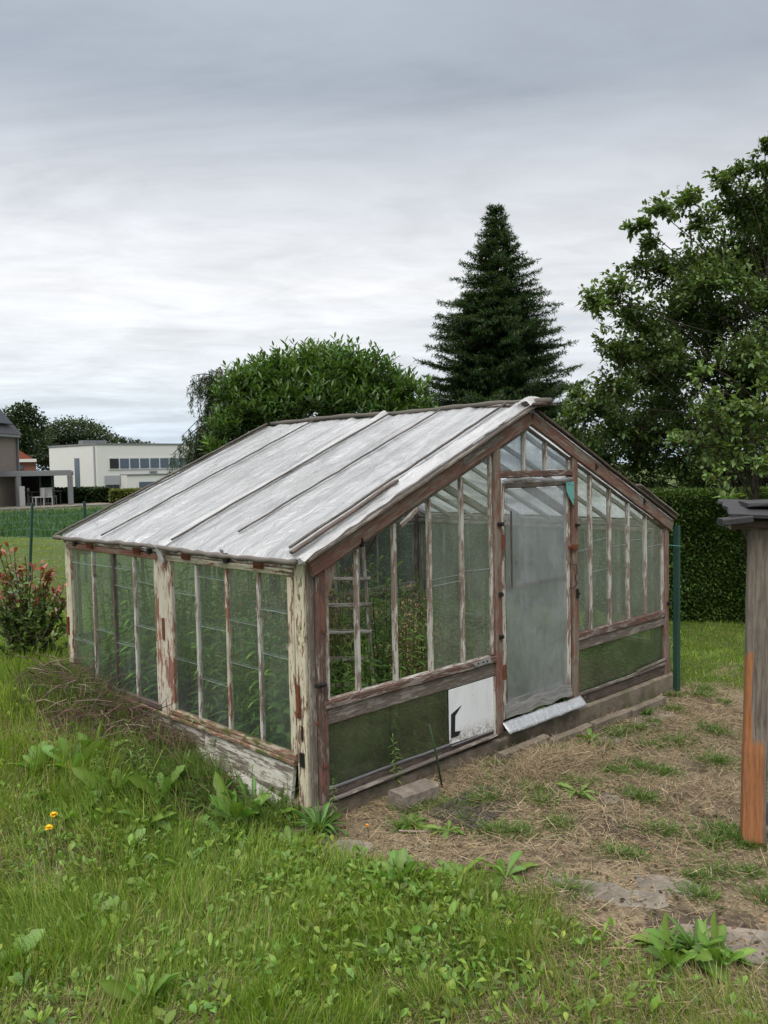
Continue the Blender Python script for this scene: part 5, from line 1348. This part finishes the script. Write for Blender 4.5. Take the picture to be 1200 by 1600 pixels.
# weeping conifer at the left of the laurel
def weeping():
    b_ = at(345, 900, 9.6); b_[2] = .05; t_ = thing('weeping_conifer', 'drooping grey green conifer at the edge of the laurel', 'tree', b_); BL, BB = Bulk(), Bulk()
    top = at(350, 585, 9.6) - b_; tube(BB, [(0, 0, 0), (top[0] * .5, top[1] * .5, top[2] * .5), tuple(top)], [.06, .04, .01], 6, (.07, .055, .04))
    ends = [(305, 597, 9.4), (325, 600, 9.5), (330, 640, 9.4), (318, 660, 9.4), (300, 690, 9.3), (288, 710, 9.3), (310, 715, 9.3), (330, 690, 9.4), (322, 620, 9.6), (340, 720, 9.4), (280, 700, 9.3), (345, 660, 9.5), (320, 735, 9.4), (300, 720, 9.6), (335, 590, 9.8)]
    for px_, py_, d_ in ends:
        e_ = at(px_, py_, d_) - b_
        for q in range(3):
            ee = e_ + rng.normal(0, .07, 3); z0_ = min(top[2] * .97, ee[2] + random.uniform(.12, .35)); s_ = np.array([top[0] * .9, top[1] * .9, z0_]); pts = limb(BB, s_, ee, .010, .003, .12, 6)
            for p in pts[2:]:
                n = 110; t = rng.random(n)[:, None]; dr_ = np.array([rng.normal(0, .05), rng.normal(0, .05), -random.uniform(.12, .34)])
                strips(BL, np.array(p) + dr_ * t + rng.normal(0, .014, (n, 3)), rng.normal(0, .5, (n, 3)) + [0, 0, -.9], rng.uniform(.02, .05, n), .0045, (.5, .8, .1), .1, rc((.05, .075, .032), n, .25, .1), fold=0)
    BB.build('trunk', M['bark'], t_); BL.build('crown', M['leaf'], t_)
weeping()

# photinia with red tips at the left
def photinia():
    b_ = ground(45, 1040); t_ = thing('photinia_shrub', 'leafy shrub with red young tips beside the far greenhouse corner', 'shrub', b_); dd = math.hypot(b_[0] - CAM[0], b_[1] - CAM[1])
    BL, BB = Bulk(), Bulk()
    tips = [(10, 850), (40, 880), (25, 900), (60, 905), (75, 900), (90, 915), (55, 930), (20, 940), (85, 950), (98, 925), (10, 900), (40, 960), (70, 985), (95, 985), (30, 1000), (0, 960), (-20, 930), (60, 890), (-30, 880), (5, 1000), (50, 1005), (85, 1010)]
    for px_, py_ in tips:
        for q in range(4):
            e_ = at(px_ + random.gauss(0, 11), py_ + random.gauss(4, 10), dd + random.uniform(-.25, .3)) - b_; pts = limb(BB, (rng.normal(0, .05), rng.normal(0, .05), 0), e_, .008, .003, .05, 6, wob=.03)
            n = 34; t = rng.uniform(.25, 1.0, n); P_ = np.array(pts); ix = np.clip((t * 6).astype(int), 0, 5); fr_ = (t * 6 - ix)[:, None]; Q = P_[ix] * (1 - fr_) + P_[ix + 1] * fr_
            c_ = rc((.12, .18, .045), n, .25, .12); red = (t > .90) & (py_ < 960); c_[red] = rc((.27, .075, .045), int(red.sum()), .25, .06)
            br = (t > .8) & (t <= .90) & (py_ < 960); c_[br] = rc((.19, .14, .05), int(br.sum()), .25, .1)
            strips(BL, Q, rng.normal(0, .75, (n, 3)) + [0, 0, .7], rng.uniform(.045, .08, n), .014, (.2, .9, 1, .6, .05), .15, c_, fold=.3)
    BB.build('stem', M['bark'], t_); BL.build('crown', M['glossy_leaf'], t_)
photinia()

# ================================================================== FAR BACKGROUND (left)
M['render_white'] = plain('render_white', (.60, .60, .575), .85, .2, 0, .06, 1.0, .1)
M['brick_far'] = plain('brick_far', (.20, .17, .145), .9, .2, 0, .25, 4, .2)
M['red_brick'] = plain('red_brick', (.20, .09, .07), .9, .2, 0, .3, 4, .2)
M['tile_grey'] = plain('tile_grey', (.05, .05, .055), .7, .3, 0, .3, 3, .2)
M['tile_red'] = plain('tile_red', (.24, .07, .045), .8, .2, 0, .3, 3, .2)
M['metal_grey'] = plain('metal_grey', (.17, .175, .18), .5, .3, 0, .1, 3, .05)
M['panel'] = plain('panel', (.015, .016, .022), .3, .5, 0, .1, 3, .02)
M['shutter'] = plain('shutter', (.30, .31, .33), .6, .3, 0, .1, 3, .05)
M['plastic_white'] = plain('plastic_white', (.36, .36, .355), .6, .3, 0, .1, 5)

def facade_frame(pxa, pxb, da, db):
    """a vertical wall between two picture columns at the given distances"""
    a = at(pxa, 740, da); b = at(pxb, 740, db); return a[:2], b[:2]
def wallbox(a, b, back, z0, z1, name, m_, parent):
    ax = (b - a) / np.linalg.norm(b - a); nb = np.array([-ax[1], ax[0]]);
    if nb @ (a - CAM[:2]) < 0: nb = -nb
    w_ = Wood(); pl_ = [(a[0], a[1], z0), (b[0], b[1], z0), (b[0] + nb[0] * back, b[1] + nb[1] * back, z0), (a[0] + nb[0] * back, a[1] + nb[1] * back, z0)]
    w_.prism(pl_, (0, 0, 1), z1 - z0); return w_.build(name, M[m_], parent)
def rect_on(a, b, u0, u1, z0, z1, off, th, name, m_, parent):
    """a panel on the wall a-b between fractions u0..u1, off metres proud"""
    ax = (b - a); n_ = ax / np.linalg.norm(ax); nb = np.array([n_[1], -n_[0]])
    if nb @ (a - CAM[:2]) > 0: nb = -nb
    p = a + ax * u0 + nb * off; q = a + ax * u1 + nb * off
    w_ = Wood(); w_.prism([(p[0], p[1], z0), (q[0], q[1], z0), (q[0], q[1], z1), (p[0], p[1], z1)], (nb[0], nb[1], 0), th); return w_.build(name, M[m_], parent)
def zof(py, d, px=200):
    return float(at(px, py, d)[2])
def white_building():
    c0 = at(78, 740, 96)[:2]; c1 = at(152, 740, 88)[:2]; c2 = at(335, 740, 94)[:2]
    t_ = thing('modern_house', 'flat roofed white modern house with a ribbon window beyond the field', 'house', (c1[0], c1[1], 0))
    z1 = zof(695, 88, 152); back = c2 - c1; c3 = c0 + back
    w_ = Wood(); w_.prism([(c0[0], c0[1], -.3), (c1[0], c1[1], -.3), (c2[0], c2[1], -.3), (c3[0], c3[1], -.3)], (0, 0, 1), z1 + .3); wl = w_.build('wall', M['render_white'], t_)
    w_ = Wood(); k_ = 1.012; cm_ = (c0 + c2) / 2
    q = [cm_ + (c - cm_) * k_ for c in (c0, c1, c2, c3)]; w_.prism([(a[0], a[1], z1 + .003) for a in q], (0, 0, 1), .16); w_.build('roof_edge', M['metal_grey'], t_)
    def uf(px_): return (px_ - 152) / (335 - 152) * 1.0
    zt, zb = zof(714, 89, 230), zof(733, 89, 230)
    rect_on(c1, c2, uf(168), uf(300), zb, zt, .02, .06, 'window_band', 'render_white', t_)
    xs = [169, 184, 199, 214, 229.5, 245, 260, 276, 292]
    for i in range(8):
        f_ = rect_on(c1, c2, uf(xs[i] + .8), uf(xs[i + 1] - 1.2), zb + .12, zt - .12, .085, .03, 'window', 'panel' if i == 0 else 'window_far', t_)
    zs, zs0 = zof(742, 89, 180), -.2
    rect_on(c1, c2, uf(162), uf(184), zof(757, 89, 180), zof(743, 89, 180), .03, .1, 'shutter', 'shutter', t_)
    rect_on(c1, c2, uf(162.5), uf(173), zof(768, 89, 180), zof(758, 89, 180), .03, .05, 'window', 'panel', t_)
    rect_on(c1, c2, uf(174), uf(183), zof(768, 89, 180), zof(758, 89, 180), .03, .05, 'window', 'panel', t_)
    a_ = rect_on(c1, c2, uf(185), uf(300), -.2, zof(742, 88, 230), .02, 1.4, 'annex', 'render_white', t_)
    rect_on(c1, c2, uf(185), uf(300), zof(742, 88, 230) + .002, zof(742, 88, 230) + .1, .0, 1.5, 'annex_roof', 'metal_grey', t_)
    rect_on(c1, c2, uf(203), uf(233), zof(766, 87, 230), zof(753, 87, 230), 1.43, .05, 'window', 'window_far', t_)
    rect_on(c1, c2, uf(237), uf(262), zof(766, 87, 230), zof(753, 87, 230), 1.43, .05, 'window', 'window_far', t_)
    rect_on(c1, c2, uf(229), uf(240), zof(738, 88, 230), zof(736, 88, 230), .02, .15, 'lamp', 'metal_grey', t_)
    ul = lambda px_: (px_ - 78) / (152 - 78)
    f_ = rect_on(c0, c1, ul(119), ul(126), -.1, zof(716, 91, 122), .02, .05, 'window', 'window_far', t_)
    rect_on(c0, c1, ul(148.5), ul(150), -.2, z1 - .1, .02, .10, 'downpipe', 'shutter', t_)
    for px_ in (165, 175, 186):
        p = c1 + (c2 - c1) * uf(px_) + (c0 - c1) * .4; w_ = Wood(); w_.box(p[0] - .5, p[1] - .5, z1 + .17, p[0] + .5, p[1] + .5, z1 + .55, seg=1); w_.build('roof_vent', M['metal_grey'], t_)
    settle(t_)
M['window_far'] = plain('window_far', (.075, .10, .135), .12, .6, 0, .25, .8, .02)
white_building()
def brick_house():
    a = at(-60, 740, 47)[:2]; b_ = at(28, 740, 52)[:2]
    t_ = thing('brick_house', 'grey brick house with steep dark tiled roof at the left edge', 'house', (b_[0], b_[1], 0)); ze = zof(680, 52, 28)
    wallbox(a, b_, 7, -.2, ze, 'wall', 'brick_far', t_)
    ax = (b_ - a) / np.linalg.norm(b_ - a); nb = np.array([-ax[1], ax[0]]);
    if nb @ (a - CAM[:2]) < 0: nb = -nb
    e1 = b_ + ax * .25; w_ = Wood(); ridge = zof(560, 52, -60)
    apex = a + (b_ - a) * .0; sl_t = at(0, 632, 52 + 2.0)
    # gable roof: slopes up from the right eave towards the left
    def rp(u_, v_, z_): p_ = e1 - ax * u_ + nb * v_; return (p_[0], p_[1], z_)
    V_ = [rp(0, -.25, ze + .02), rp(9, -.25, ze + .02), rp(9, 7.2, ze + .02), rp(0, 7.2, ze + .02), rp(2.4, 3.5, ze + 5.6), rp(6.5, 3.5, ze + 5.6)]
    w_.v = [Vector(v) for v in V_]; w_.f = [(0, 1, 5, 4), (1, 2, 5), (2, 3, 4, 5), (3, 0, 4), (3, 2, 1, 0)]
    w_.uv = [(0, 0)] * sum(len(f_) for f_ in w_.f); rf = w_.build('roof', M['tile_grey'], t_)
    rect_on(a, b_, .02, 1.0, ze - .14, ze - .01, .13, .12, 'gutter', 'metal_grey', t_)
    def rq(u_, k_): return rp(u_ , -.25 + 3.75 * k_ - .10, ze + .02 + 5.58 * k_ + .09)
    w_ = Wood(); w_.prism([rq(2.6, .08), rq(.75, .08), rq(1.1, .30), rq(2.6, .30)], (-nb[0], -nb[1], .85), .06); w_.build('solar_panel', M['panel'], rf)
    rect_on(a, b_, .985, 1.0, -.1, ze, .02, .1, 'downpipe', 'metal_grey', t_)
    settle(t_)
brick_house()
def pergola():
    d = 50; zt = zof(737, d, 50); t_ = thing('pergola', 'grey steel pergola with glass sides on the patio of the brick house', 'pergola', (*at(65, 740, d)[:2], 0))
    a = at(-40, 740, d)[:2]; b_ = at(112, 740, d)[:2]; ax = (b_ - a) / np.linalg.norm(b_ - a); nb = np.array([-ax[1], ax[0]]);
    if nb @ (a - CAM[:2]) < 0: nb = -nb
    w_ = Wood()
    for off in (0, 3.6):
        w_.beam((*(a + nb * off), zt - .12), (*(b_ + nb * off), zt - .12), .2, .24, (0, 0, 1))
    w_.beam((*(b_ + nb * .11), zt - .12), (*(b_ + nb * 3.49), zt - .12), .2, .238, (0, 0, 1)); w_.build('frame', M['metal_grey'], t_)
    w_ = Wood(); w_.prism([(*(a + nb * .1), zt + .004), (*(b_ + nb * .1), zt + .004), (*(b_ + nb * 3.5), zt + .004), (*(a + nb * 3.5), zt + .004)], (0, 0, 1), .05); w_.build('roof', M['metal_grey'], t_)
    for px_, off, wd in ((26, 0, .24), (109, 0, .22), (83, 3.6, .18), (62, 3.6, .12)):
        u_ = (px_ + 40) / 152; p = a + (b_ - a) * u_ + nb * off; w_ = Wood(); w_.box(p[0] - wd / 2, p[1] - wd / 2, -.1, p[0] + wd / 2, p[1] + wd / 2, zt - .245, seg=2); w_.build('post', M['metal_grey'], t_)
    w_ = Wood(); w_.prism([(*(a + (b_ - a) * .46 + nb * 3.6), 0), (*(a + (b_ - a) * .80 + nb * 3.6), 0), (*(a + (b_ - a) * .80 + nb * 3.6), zt - .25), (*(a + (b_ - a) * .46 + nb * 3.6), zt - .25)], (nb[0], nb[1], 0), .03); w_.build('glass_side', M['window'], t_)
    settle(t_)
    pt = at(70, 740, 51)[:2]
    w_ = Wood(); w_.box(pt[0] - 5, pt[1] - 3, -.13, pt[0] + 3, pt[1] + 3.4, -.02); o = w_.build('patio', M['slab']); o['kind'] = 'structure'
    # table and chairs
    tp = at(66, 740, 51)[:2]; tb = thing('garden_table', 'dark garden table under the pergola', 'table', (*tp, 0)); w_ = Wood(); w_.box(-.9, -.5, .70, .9, .5, .75); w_.build('tabletop', M['panel'], tb)
    for sx in (-1, 1):
        for sy in (-1, 1): w_ = Wood(); w_.box(sx * .8 - .03, sy * .42 - .03, -.02, sx * .8 + .03, sy * .42 + .03, .698, seg=1); w_.build('leg', M['panel'], tb)
    ch = thing('garden_chair', 'white garden chair in front of the pergola table', 'chair', (*at(58, 740, 50.0)[:2], 0), 'garden chairs')
    w_ = Wood(); w_.box(-.25, -.25, .42, .25, .25, .47); w_.build('seat', M['plastic_white'], ch); w_ = Wood(); w_.box(.22, -.25, .475, .26, .25, .95); w_.build('backrest', M['plastic_white'], ch)
    for sx in (-1, 1):
        for sy in (-1, 1): w_ = Wood(); w_.box(sx * .22 - .025, sy * .22 - .025, -.02, sx * .22 + .025, sy * .22 + .025, .418, seg=1); w_.build('leg', M['plastic_white'], ch)
    for px_, d_, rz_, lb_ in ((73, 50.2, 1.2, 'white garden chair at the right end of the pergola table'), (50, 51, 2.6, 'white garden chair beside the pergola pillar'), (78, 51.5, 4.0, 'white garden chair at the far side of the pergola table')):
        copy_thing(ch, (*at(px_, 740, d_)[:2], 0), rz_, 1, lb_)
    bd = at(33, 740, 49.6)[:2]; w_ = Wood(); w_.box(bd[0] - .14, bd[1] - .05, -.05, bd[0] + .14, bd[1] + .05, zof(760, 49.6, 30)); o = w_.build('leaning_panel', M['plastic_white']); centre(o, (bd[0], bd[1], 0)); tag(o, 'pale upright panel leaning by the pergola pillar', 'panel')
pergola()
def red_house():
    a = at(20, 740, 84)[:2]; b_ = at(57, 740, 84)[:2]; t_ = thing('red_brick_house', 'small red brick house with red tiled roof behind the pergola', 'house', (b_[0], b_[1], 0))
    zt = zof(722, 84, 40); wallbox(a, b_, 6, -.2, zt, 'wall', 'red_brick', t_); ax = (b_ - a) / np.linalg.norm(b_ - a)
    rect_on(a, b_, -.02, 1.02, zt + .003, zt + .28, .1, .2, 'fascia', 'render_white', t_)
    z2 = zof(704, 84, 30); w_ = Wood(); nb = np.array([-ax[1], ax[0]]);
    if nb @ (a - CAM[:2]) < 0: nb = -nb
    w_.prism([(*a, zt + .285), (*(b_ - ax * .2), zt + .285), (*(a + (b_ - a) * .25), z2 + .1), (*(a - ax * .5), z2 + .3)], (nb[0], nb[1], 0), 5.5); w_.build('roof', M['tile_red'], t_)
    rect_on(a, b_, .25, .45, zof(733, 84, 40), zof(727, 84, 40), .02, .05, 'window', 'window_far', t_)
    settle(t_)
red_house()
# hedges of the far gardens
pa, pb = at(85, 740, 52), at(169, 740, 52); pa[2] = pb[2] = -.05
leafbox('hedge', 'low dark hedge in front of the white house', pa, pb, 1.0, zof(765, 52, 120) + .1, 3500, (.028, .048, .018), .16)
pa, pb = at(171, 740, 50), at(260, 740, 50); pa[2] = pb[2] = -.05
leafbox('hedge', 'low yellow green hedge right of the dark one', pa, pb, 1.0, zof(767, 50, 200) + .1, 3500, (.13, .15, .035), .16)

def far_tree(label, px_, d, pts, base, leafL=.30, dens=12):
    b_ = at(px_, 760, d); b_[2] = 0; S = [(at(x_, y_, d + random.uniform(-2, 2)), r_) for x_, y_, r_ in pts]
    t_ = thing('tree', label, 'tree', b_, 'trees beyond the houses'); BL, BB = Bulk(), Bulk(); H = max(s[0][2] for s in S)
    tube(BB, [(0, 0, -.2), (.1, 0, H * .5), (0, 0, H * .85)], [.4, .3, .1], 6, (.06, .05, .04))
    for c, r in S:
        c = c - b_; tube(BB, [(0, 0, H * .35), tuple((c * np.array([.5, .5, .8]))), tuple(c)], [.15, .1, .03], 4, (.06, .05, .04), cap=False)
        n = int(dens * r * r * 16) + 60; d_ = rand_dirs(n); P_ = c + d_ * (r * rng.uniform(.5, 1.05, n) * (.75 + .5 * rng.random(n)))[:, None] * np.array([1, 1, .8])
        sub = .7 + .6 * vn(P_[:, 0] * 1.1 + P_[:, 1], P_[:, 2], 1.0, 5)
        strips(BL, P_, d_ + rng.normal(0, .6, (n, 3)) + [0, 0, .2], leafL * rng.uniform(.6, 1.3, n), leafL * .4, (.3, 1, .8, .1), .1, rc(base, n, .22, .08) * sub[:, None], fold=.2)
    BB.build('trunk', M['bark'], t_); BL.build('crown', M['leaf'], t_)
far_tree('dark round tree rising right of the steep roof', 38, 105, [(20, 668, 1.8), (35, 650, 1.7), (48, 655, 1.6), (58, 668, 1.4), (30, 685, 2), (50, 690, 2.0), (40, 640, 1.0), (15, 650, 1.2)], (.030, .050, .018))
far_tree('wide grey green willow behind the white house', 100, 120, [(75, 690, 2.4), (90, 678, 2.2), (105, 674, 2.2), (122, 674, 2.2), (140, 676, 2.0), (155, 682, 1.8), (110, 695, 2.6), (135, 695, 2.4), (60, 700, 2.2), (70, 712, 2.4), (60, 730, 2.5), (90, 705, 2.6), (170, 692, 1.4)], (.060, .085, .045))
far_tree('low dark tree above the roof of the white house', 180, 130, [(175, 690, 1.4), (188, 694, 1.2), (200, 696, 1.2), (215, 697, 1.1), (230, 698, .9)], (.04, .055, .03))

# tall green crop strip in the field
def crop_stuff():
    B = Bulk(); n = 26000; d = rng.uniform(26, 43, n); a = math.atan2(.7157, .6963) + np.radians(rng.uniform(0, 32, n)); x = CAM[0] + d * np.cos(a); y = CAM[1] + d * np.sin(a)
    k_ = rng.random(n) < crop(x, y); x, y = x[k_], y[k_]; n = len(x); aa = rng.random(n) * 2 * PI
    strips(B, np.stack([x, y, hgt(x, y)], 1), np.stack([np.cos(aa) * .3, np.sin(aa) * .3, np.ones(n)], 1), rng.uniform(.2, .45, n), .04, BLADE, .3, rc((.06, .115, .045), n, .25, .08), fold=0)
    o = B.build('crop', M['grass']); tag(o, 'band of taller dark green growth across the field', 'crop', kind='stuff')
crop_stuff()

# wire mesh fence behind the greenhouse on the left
def wire_fence():
    d = 13.5; P_ = [at(px_, 740, d + dd__)[:2] for px_, dd__ in ((-60, .4), (38, 0), (128, -.2), (330, -.6))]
    t_ = thing('wire_fence', 'green wire mesh fence with thin posts crossing the lawn at the left', 'fence', (*P_[1], .1)); off = np.array([*P_[1], .1])
    zt = zof(789, 13.5, 40)
    for i, p in enumerate(P_):
        w_ = Wood(); z0_ = float(hgt(p[0], p[1])); lean = .10 if i == 1 else .02
        w_.beam(tuple(np.array([p[0], p[1], z0_ - .1]) - off), tuple(np.array([p[0] + lean * .7, p[1] - lean * .7, zt + .03]) - off), .035, .035, (0, 1, 0), bev=.004); w_.build('post', M['green_paint'], t_)
    B = Bulk()
    for i in range(3):
        p, q = P_[i], P_[i + 1]; L = np.linalg.norm(q - p); nz = 10
        for k_ in range(nz + 1):
            pts = []
            for t in np.linspace(0, 1, 12):
                c = p + (q - p) * t; zb = float(hgt(c[0], c[1])) + .04; top_ = zt - .05 * math.sin(t * PI) - .01; pts.append(np.array([c[0], c[1], zb + (top_ - zb) * k_ / nz + .008 * math.sin(t * 17 + k_)]) - off)
            tube(B, pts, .0022 if k_ < nz else .0032, 3, cap=False)
        nn = int(L / .10)
        for k_ in range(nn):
            t = k_ / nn; c = p + (q - p) * t; zb = float(hgt(c[0], c[1])) + .04; top_ = zt - .05 * math.sin(t * PI) - .01
            tube(B, [np.array([c[0], c[1], zb]) - off, np.array([c[0] + .01 * math.sin(k_), c[1], (zb + top_) / 2]) - off, np.array([c[0], c[1], top_]) - off], .0018, 3, cap=False)
    B.build('wire_mesh', M['wire'], t_)
wire_fence()
print('scene built')
